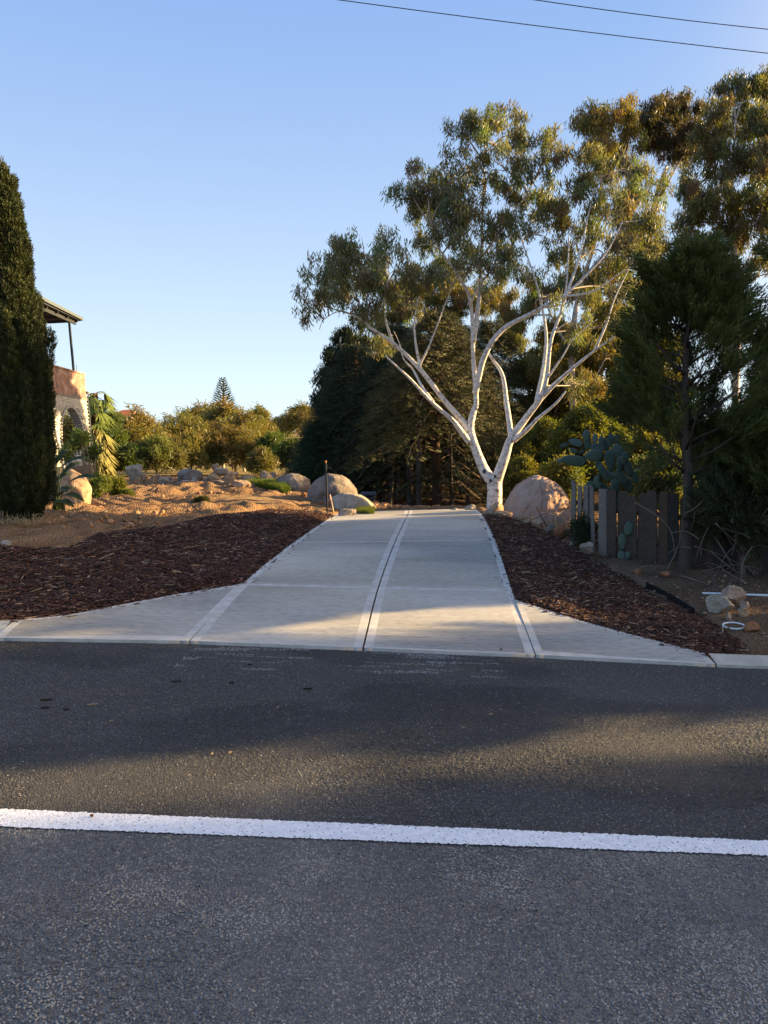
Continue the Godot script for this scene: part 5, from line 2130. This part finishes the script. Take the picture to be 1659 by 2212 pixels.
# ---------------------------------------------------------------- stones
func build_rocks() -> void:
	rng.seed = 111
	var heap := "broken rocks in the row behind the turned earth"
	# far row behind the earth, piled stones get the depth of the heap
	rock(270, 318, 1002, 1037, "tilted pale slab of rock standing on edge among rubble", M.pale_stone, .9, 1, "", 22.0, .35, 3, .7)
	rock(299, 321, 1019, 1038, "small tan rock leaning against the tilted slab", M.field_stone, .8, 2, "", 21.6)
	rock(322, 337, 1026, 1041, "small square tan rock beside the tilted slab's stone", M.field_stone, .9, 3, "", 21.5)
	rock(341, 352, 1029, 1041, "small pale lump of rubble between slab and flat boulder", M.pale_stone, .9, 4, heap, 21.5)
	rock(352, 366, 1030, 1042, "small pale lump of rubble between slab and flat boulder", M.pale_stone, .9, 5, heap, 21.3)
	rock(382, 435, 1015, 1040, "flat dark grey boulder behind the rubble row", M.grey_granite, .3, 6, "", 23.5, .8)
	rock(397, 412, 1027, 1043, "small grey-brown rock in front of the flat dark boulder", M.grey_granite, .8, 7, heap, 22.0)
	rock(411, 434, 1030, 1044, "wide low brown rock in front of the flat dark boulder", M.granite, .8, 8, heap, 21.8)
	rock(374, 418, 1037, 1047, "long low slab of rock lying flat on the earth", M.granite, .9, 9, "", 21.0, .6)
	rock(438, 456, 1028, 1042, "brown rock at the left foot of the rock heap", M.granite, .9, 19, heap, 21.6)
	rock(450, 478, 1022, 1043, "brown broken block low in the rock heap", M.field_stone, .9, 10, heap, 21.4)
	rock(452, 494, 1011, 1028, "wide broken block lying across the rock heap", M.granite, .9, 11, "", 21.6)
	rock(455, 476, 1001, 1016, "orange block on the very top of the rock heap", M.field_stone, .9, 12, "", 21.8)
	rock(480, 516, 1014, 1045, "big tan block at the right side of the rock heap", M.field_stone, .9, 13, "", 21.0)
	rock(474, 500, 1026, 1046, "brown block wedged in the middle of the rock heap", M.granite, .9, 14, heap, 21.2)
	rock(455, 485, 1038, 1053, "grey-brown rock lying in front of the heap", M.grey_granite, .7, 15, "", 0.0)
	rock(497, 540, 1037, 1059, "rounded tan rock at the foot of the heap", M.field_stone, .7, 16, "", 0.0)
	rock(524, 554, 1024, 1044, "pointed tan rock between heap and grassy rise", M.field_stone, .8, 17, "", 21.5)
	rock(560, 588, 1015, 1035, "upper tan block left of the grey boulder", M.field_stone, .9, 18, "", 21.0)
	rock(562, 596, 1025, 1049, "lower tan block left of the grey boulder", M.granite, .8, 20, "", 20.2)
	rock(577, 602, 1020, 1034, "flat grey stone wedged beside the grey boulder", M.grey_granite, .8, 21, "", 21.0)
	rock(592, 670, 1020, 1060, "smooth dark grey rounded boulder on the grassy rise", M.grey_granite, .12, 22, "", 19.0, .9, 4, 0, "boulder")
	rock(662, 768, 1024, 1096, "large pale grey rounded boulder behind the steel picket", M.grey_granite, .15, 23, "", 17.0, .9, 5, -.15, "boulder", [[Vector3(.7, .6, .2).normalized(), .45, Vector3(0, 0, 1), .0]])
	rock(700, 812, 1066, 1122, "low pale rock apron sloping down from the large boulder", M.pale_stone, .25, 24, "", 16.3, .8, 4, -.22, "boulder")
	rock(729, 772, 1096, 1118, "brown angular rock at the top left end of the driveway", M.granite, .9, 25, "", 14.4)
	var rr := RandomNumberGenerator.new()
	rr.seed = 8
	for k in 34:
		var cx := rr.randf_range(335, 560)
		var cy := rr.randf_range(1034, 1050) + (4.0 if cx > 440 and cx < 530 else 0.0)
		var w := rr.randf_range(5, 13)
		rock(cx - w, cx + w, cy - w * rr.randf_range(.8, 1.4), cy, ["tan", "brown", "grey", "pale"][k % 4] + " loose broken stone strewn along the foot of the rubble row", [M.field_stone, M.granite, M.grey_granite, M.pale_stone][k % 4], .9, 200 + k, "loose stones strewn along the rubble row", 0.0, .9, 2)
	for q in [[672, 690, 1070, 1086], [690, 712, 1060, 1082], [700, 716, 1080, 1098], [680, 700, 1082, 1096], [712, 726, 1074, 1094], [664, 676, 1058, 1070], [650, 668, 1062, 1076]]:
		rock(q[0], q[1], q[2], q[3], "reddish earth lump in the clod bank below the boulders", M.laterite, .7, int(q[0]) , "reddish lumps in the clod bank", 0.0, .9, 2)
	rock(104, 190, 1014, 1080, "rounded tan boulder half hidden by the paddle leaves", M.field_stone, .2, 30, "", 13.5, .8, 4, 0, "boulder")
	rock(193, 214, 1078, 1095, "pale tan stone at the foot of the weed mound", M.field_stone, .8, 31)
	rock(0, 24, 1168, 1186, "white-flecked flat stone at the mulch edge near the cypress", M.pale_stone, .6, 32)
	rock(258, 276, 1066, 1078, "small orange stone beside the bright weeds", M.field_stone, .8, 33)
	rock(462, 474, 1093, 1102, "small orange stone on the earth at the mulch edge", M.laterite, .7, 34)
	rock(390, 400, 1072, 1080, "small pale stone lying on the turned earth", M.pale_stone, .7, 35)
	# right side: the big pink boulder and the row of stones along the mulch
	rock(1098, 1234, 1029, 1146, "huge rounded pink granite boulder beside the white gum", M.pink_granite, .14, 40, "", 14.6, .85, 5, 0, "boulder", [[Vector3(-.12, 1, .1).normalized(), .30, Vector3(0, 0, 1), .1], [Vector3(1, .12, .2).normalized(), .22, Vector3(0, 0, 1), .0], [Vector3(.75, -.65, .1).normalized(), .10, Vector3(.3, -.2, .9).normalized(), .45]])
	rock(1134, 1240, 1088, 1150, "broken pink granite block at the big boulder's foot", M.pink_granite, .75, 49, "", 13.7, .6, 3, 0, "boulder")
	rock(1060, 1092, 1084, 1108, "tan rounded rock between gum trunk and pink boulder", M.field_stone, .5, 41, "", 15.6)
	rock(1003, 1036, 1091, 1108, "pale rock left of the gum trunk", M.pale_stone, .8, 42, "", 15.6)
	rock(974, 1006, 1097, 1110, "low pale rock lying beyond the driveway end", M.pale_stone, .8, 43, "", 15.8)
	var edge := "stones edging the mulch bed by the fence"
	for q in [[1042, 1078, 1100, 1113, 14.2, 44, "flat pale stone at the driveway's top right corner", M.pale_stone], [1062, 1112, 1104, 1121, 13.9, 45, "long flat tan stone at the top of the mulch bed", M.field_stone], [1108, 1156, 1109, 1135, 13.2, 46, "large blocky tan stone edging the mulch below the pink boulder", M.field_stone], [1148, 1182, 1120, 1148, 12.7, 47, "sunlit tan stone edging the mulch near the iron bar", M.field_stone],
			[1178, 1202, 1129, 1151, 12.3, 48, "grey stone edging the mulch left of the fence end", M.grey_granite], [1196, 1236, 1136, 1166, 11.9, 50, "orange-brown stone edging the mulch at the fence end", M.laterite], [1227, 1258, 1157, 1181, 11.0, 51, "pale tan stone edging the mulch in front of the fence end", M.pale_stone], [1252, 1288, 1169, 1192, 10.4, 52, "dull brown stone below the weeds on the fence", M.granite]]:
		rock(q[0], q[1], q[2], q[3], q[6], q[7], .8, q[5], edge, q[4])
	rock(1559, 1612, 1265, 1306, "large grey-brown rock lying behind the white pipe's stone", M.granite, .7, 60)
	rock(1530, 1590, 1285, 1327, "pale angular rock resting in front of the white pipe", M.pale_stone, .85, 61)
	rock(1596, 1622, 1294, 1317, "small pointed brown rock beside the pale angular rock", M.granite, .8, 62)
	rock(1591, 1621, 1314, 1335, "small rounded brown rock above the white hoop", M.field_stone, .6, 63)
	rock(1564, 1584, 1323, 1341, "small low stone between pale rock and white hoop", M.granite, .7, 64)
	rock(1609, 1640, 1343, 1366, "reddish-brown rock just right of the white hoop", M.laterite, .8, 65)
	rock(1363, 1392, 1226, 1243, "orange rock at the fence foot by the small prickly pear", M.laterite, .7, 66)
	rock(1426, 1452, 1233, 1249, "flat orange rock at the fence foot near the conifer", M.laterite, .6, 67)


# ---------------------------------------------------------------- small things
func stick(called: String, label: String, category: String, pts: Array, r: float, m: Material, group := "") -> Node3D:
	var t := thing(called, label, category, pts[0], group)
	var st := st_new()
	var rad := []
	for i in pts.size():
		rad.append(lerpf(r, r * .4, float(i) / (pts.size() - 1)))
	var sm := smooth(pts, rad, 4)
	tube(st, sm[0], sm[1], 6, .15)
	part(t, "wood", done(st), m)
	return t


func build_small_things() -> void:
	rng.seed = 112
	var st: SurfaceTool
	# steel picket, guy wire, pegs
	var b := on_ground(707, 1111)
	var z := (b - EYE).dot(cam_f)
	var t := thing("steel_picket", "dark steel star picket with orange tip and guy wire", "picket", b)
	st = st_new()
	var top := at(703.5, 998, z)
	for k in 3:
		var a := TAU * k / 3 + .4
		var o := Vector3(cos(a), 0, sin(a))
		var s := o.cross(Vector3.UP) * .004
		hexa(st, [b - s, b + s, b + s + o * .02, b - s + o * .02, top - s, top + s, top + s + o * .02, top - s + o * .02])
	part(t, "post", done(st), M.dark_metal)
	st = st_new()
	tube(st, [top - Vector3(0, .03, 0), top + Vector3(0, .03, 0)], [.019, .018], 8)
	part(t, "orange_tip", done(st), mat(.55, .22, .06))
	st = st_new()
	tube(st, [top - Vector3(0, .06, 0), at(738, 1030, z + 1.0)], [.005, .005], 4)
	part(t, "guy_wire", done(st), M.cable)
	for q in [[722, 1112, 712, 1068, .018, "pale pink-topped timber peg leaning by the steel picket"], [670, 1078, 669, 1062, .010, "tiny pink peg in the clod bank"]]:
		var pb := on_ground(q[0], q[1])
		var pz := (pb - EYE).dot(cam_f)
		var pt := thing("survey_peg", q[5], "peg", pb)
		var e := at(q[2], q[3], pz)
		st = st_new()
		tube(st, [pb - Vector3(0, .05, 0), pb.lerp(e, .72)], [q[4], q[4]], 4)
		part(pt, "stake", done(st), M.field_stone)
		st = st_new()
		tube(st, [pb.lerp(e, .72), e], [q[4] * 1.04, q[4] * .95], 4)
		part(pt, "painted_top", done(st), M.pink_peg)
	# rusty bar leaning by the boulder
	var ib := on_ground(1184, 1140)
	stick("iron_bar", "thin rusty iron bar leaning in the stones below the pink boulder", "bar", [at(1183, 1140, 12.6), at(1158, 1095, 12.9)], .016, M.rust)
	# white pipe and hoop
	t = thing("white_pipe", "long straight white plastic pipe lying on the dirt", "pipe", on_ground(1517, 1287))
	st = st_new()
	var p0 := on_ground(1517, 1287) + Vector3(0, .03, 0)
	var p1 := on_ground(1656, 1293) + Vector3(0, .035, 0)
	tube(st, [p0, p0.lerp(p1, 2.2)], [.013, .013], 10)
	part(t, "tube", done(st), M.white_plastic)
	var hb := on_ground(1585, 1356)
	t = thing("white_hoop", "small white plastic hoop lying on the dirt", "hoop", hb)
	var tm := TorusMesh.new()
	tm.inner_radius = .088
	tm.outer_radius = .104
	var ho := part(t, "ring", tm, M.white_plastic, false)
	ho.position = Vector3(0, .02, 0)
	ho.rotation = Vector3(.06, 0, .05)
	# black edging strip standing out of the mulch edge
	t = thing("edging_strip", "black plastic edging strip along the mulch bed's outer edge", "edging", on_ground(1440, 1292))
	st = st_new()
	var prev := []
	for q in [[1395, 1268], [1420, 1280], [1440, 1291], [1460, 1302], [1478, 1314], [1500, 1328]]:
		var g := on_ground(q[0], q[1])
		var row := [g - Vector3(0, .03, 0), g + Vector3(0, .065, 0)]
		if prev.size():
			hexa(st, [prev[0], row[0], row[0] + Vector3(0, 0, .006), prev[0] + Vector3(0, 0, .006), prev[1], row[1], row[1] + Vector3(0, 0, .006), prev[1] + Vector3(0, 0, .006)])
		prev = row
	part(t, "strip", done(st), M.black_plastic)
	# dead branches round the conifer trunk
	var grp := "dead branches heaped under the conifers"
	for q in [[[1472, 1244], [1540, 1268, .2], [1545, 1285, .5]], [[1545, 1160, -.3], [1575, 1210, -.2], [1608, 1265, 0]], [[1545, 1130], [1600, 1180], [1650, 1210]], [[1560, 1060], [1545, 1110], [1520, 1160], [1500, 1215]], [[1370, 1085], [1420, 1115], [1450, 1150], [1458, 1205]], [[1560, 1140], [1610, 1155], [1660, 1162]], [[1600, 1270], [1605, 1215], [1625, 1180]], [[1560, 1230], [1620, 1265], [1680, 1285]], [[1500, 1180], [1560, 1200], [1640, 1240]],
			[[1480, 1110], [1510, 1090], [1550, 1040]], [[1490, 1150], [1500, 1110], [1480, 1085]], [[1535, 1190], [1590, 1235], [1640, 1250]], [[1440, 1230], [1465, 1180], [1475, 1120]], [[1360, 1235], [1400, 1222], [1440, 1225]], [[1520, 1235], [1580, 1220], [1650, 1230]], [[1580, 1110], [1590, 1160], [1580, 1200]], [[1610, 1290], [1640, 1262], [1680, 1270]]]:
		var pts := []
		var base := 8.9 if q[0][1] < 1200 else 8.4
		for p in q:
			pts.append(at(p[0], p[1], base + rnd(-.25, .1)))
		stick("dead_branch", "bare grey dead branch tangled under the dark conifers", "branch", pts, rnd(.005, .013), M.stick, grp)
	for k in 14:
		var p := at(rnd(1490, 1680), rnd(1120, 1260), rnd(8.2, 8.8))
		var e := p + Vector3(rnd(-.5, .5), rnd(-.3, .2), rnd(-.3, .3))
		stick("dead_branch", "bare grey dead branch tangled under the dark conifers", "branch", [p, p.lerp(e, .5) + Vector3(0, .06, 0), e], rnd(.004, .009), M.stick, grp).set_meta("label", "short thin dead twig caught in the branches under the conifers")
	# weed climbing the fence end, dry stalks by the boulder
	var wb := at(1262, 1190, 10.9)
	wb = G(wb.x, wb.z)
	broad_tree("climbing_weed", "straggly grey-green weed growing up the fence end", "weed", wb, .55, .42, .05, M.dead_wood, M.soft_leaf, M.broad_mesh, Color(.055, .065, .035), 160, .5, .9, "any", "", 8)
	var db := at(1215, 1145, 12.6)
	db = G(db.x, db.z)
	t = thing("dry_stalks", "pale dry weed stalks in front of the pink boulder", "dry weed", db)
	st = st_new()
	for k in 40:
		var a := db + Vector3(rnd(-.22, .22), -.02, rnd(-.1, .1))
		var e := a + Vector3(rnd(-.1, .1), rnd(.2, .5), rnd(-.08, .08))
		tube(st, [a, a.lerp(e, .5) + Vector3(rnd(-.03, .03), 0, 0), e], [.004, .003, .0015], 3)
	part(t, "stalks", done(st), mat(.45, .36, .24))
	# sticks and roots on the turned earth
	grp = "dry sticks on the turned earth"
	for q in [[[285, 1052], [330, 1056], [360, 1066]], [[282, 1058], [330, 1064], [385, 1068]], [[300, 1048], [340, 1052], [375, 1062]], [[430, 1052], [420, 1064], [408, 1072]], [[450, 1062], [490, 1070], [540, 1078]], [[380, 1064], [410, 1066], [440, 1064]], [[225, 1110], [250, 1098], [262, 1085]], [[150, 1120], [160, 1108], [168, 1098]]]:
		var pts := []
		for p in q[0] if false else q:
			pts.append(on_ground(p[0], p[1]) + Vector3(0, .03, 0))
		stick("dry_stick", "thin dry stick or root lying on the turned earth", "stick", pts, rnd(.012, .02), M.stick, grp)
	# debris under the paddle leaves
	for k in 26:
		var g := on_ground(rnd(112, 200), rnd(1092, 1122)) + Vector3(0, .03, 0)
		var e := g + Vector3(rnd(-.25, .25), rnd(-.02, .1), rnd(-.15, .15))
		stick("dry_stick", "thin dry stalk littered below the paddle-leaf plant", "stick", [g, g.lerp(e, .5) + Vector3(0, .02, 0), e], rnd(.005, .009), mat(.36, .27, .17), "dry stalks below the paddle-leaf plant")
	# bark shreds, leaves and pebbles on the road
	var shreds := [[380, 1474, 22, .12], [100, 1514, 26, .05], [98, 1531, 20, -.02], [200, 1524, 24, .2], [143, 1535, 12, .2], [665, 1490, 20, 0], [540, 1438, 10, .1], [500, 1477, 12, .1], [1060, 1545, 8, .3], [1434, 1553, 7, .1], [1600, 1560, 10, -.3], [1000, 1574, 8, .1], [458, 1631, 7, .9], [497, 1628, 8, .5], [240, 1560, 9, .2], [835, 1978, 6, 1.2], [600, 1530, 6, .4], [1650, 1480, 8, 0]]
	for q in shreds:
		var g := on_road(q[0], q[1])
		var gz := (g - EYE).dot(cam_f)
		var l: float = q[2] * gz / FOC
		var s := thing("bark_shred", ("dark shred of bark lying on the asphalt" if q[2] > 9 and q[0] < 1000 and q[0] != 200 else "pale straw-coloured leaf shred lying on the asphalt"), "bark shred", g, "bark shreds on the road")
		var bm := part(s, "shred", M.get("shred_mesh") if M.has("shred_mesh") else chip_mesh(), M.shred_dark if q[2] > 9 and q[0] < 1000 and q[0] != 200 else M.shred_pale, false)
		bm.basis = Basis(Vector3.UP, q[3] + .1).scaled_local(Vector3(l, .008, l * .13 + .004))
		bm.position = Vector3(0, .008, 0)
	var sc := Scatter.new()
	for k in 900:
		var px := rnd(0, 1659)
		var py := 1405 + 620 * pow(rng.randf(), 1.7)
		var g := on_road(px, py)
		if -g.z > 5.6:
			continue
		var s := .004 + .006 * pow(rng.randf(), 3.0)
		var c := Color(.30, .27, .22) if rng.randf() < .5 else Color(.05, .045, .04)
		sc.add(along(rdir(), 0, s), g + Vector3(0, .004, 0), tint(c, .4))
	tag(many(self, "road_grit", sc, stone_mesh(Vector3.ONE, .6, 91, 1, .2), M.chip), "loose grit and bark crumbs scattered on the asphalt", "grit", "", "stuff")
	b = on_plane(199, 1764, .01)
	t = thing("pebble", "small reddish-brown pebble lying on the white line", "pebble", b)
	part(t, "stone", stone_mesh(Vector3(.022, .014, .018), .6, 77, 2), M.laterite, false).position = Vector3(0, .006, 0)
	b = on_plane(1083, 1405, .03)
	t = thing("pebble", "small dark pebble near the front edge of the driveway", "pebble", b)
	part(t, "stone", stone_mesh(Vector3(.03, .02, .02), .6, 78, 2), M.grey_bark, false).position = Vector3(0, .008, 0)
	# canopy frame of a small machine parked in the pines
	b = G(at(812, 1090, 21).x, at(812, 1090, 21).z)
	t = thing("parked_buggy", "dark canopy and frame of a small buggy parked under the pines", "buggy", b)
	var q0 := at(779, 1068, 21)
	st = st_new()
	box(st, q0 + Vector3(.22, 0, -.4), Vector3(.46, .06, .9))
	part(t, "canopy", done(st), mat(.06, .07, .09, .5))
	for c in [Vector3(.38, 0, 0), Vector3(.38, 0, -.8), Vector3(.04, 0, -.8)]:
		st = st_new()
		var a: Vector3 = q0 + c
		tube(st, [a, Vector3(a.x, b.y, a.z)], [.04, .04], 8)
		part(t, "canopy_post", done(st), M.dark_metal)
	st = st_new()
	box(st, Vector3(q0.x + .25, b.y + .16, q0.z - .4), Vector3(.4, .14, .9))
	part(t, "deck", done(st), M.dark_metal)

	# power cables along the road
	for q in [[790, 0, 1659, 108, "lower thin black power cable crossing the sky"], [1210, 0, 1659, 56, "upper thin black power cable crossing the sky"]]:
		var a := at(q[0], q[1], 9.0)
		var e := at(q[2], q[3], 9.6)
		var l := a - (e - a) * 2.0
		var r := e + (e - a) * 2.0
		t = thing("power_cable", q[4], "cable", l)
		st = st_new()
		var pts := []
		var rad := []
		for k in 41:
			var u := k / 40.0
			pts.append(l.lerp(r, u) + Vector3(0, .35 * (pow(u * 5 - 2.5, 2) / 6.25 - .16), 0))
			rad.append(.0055)
		tube(st, pts, rad, 5)
		part(t, "wire", done(st), M.cable)
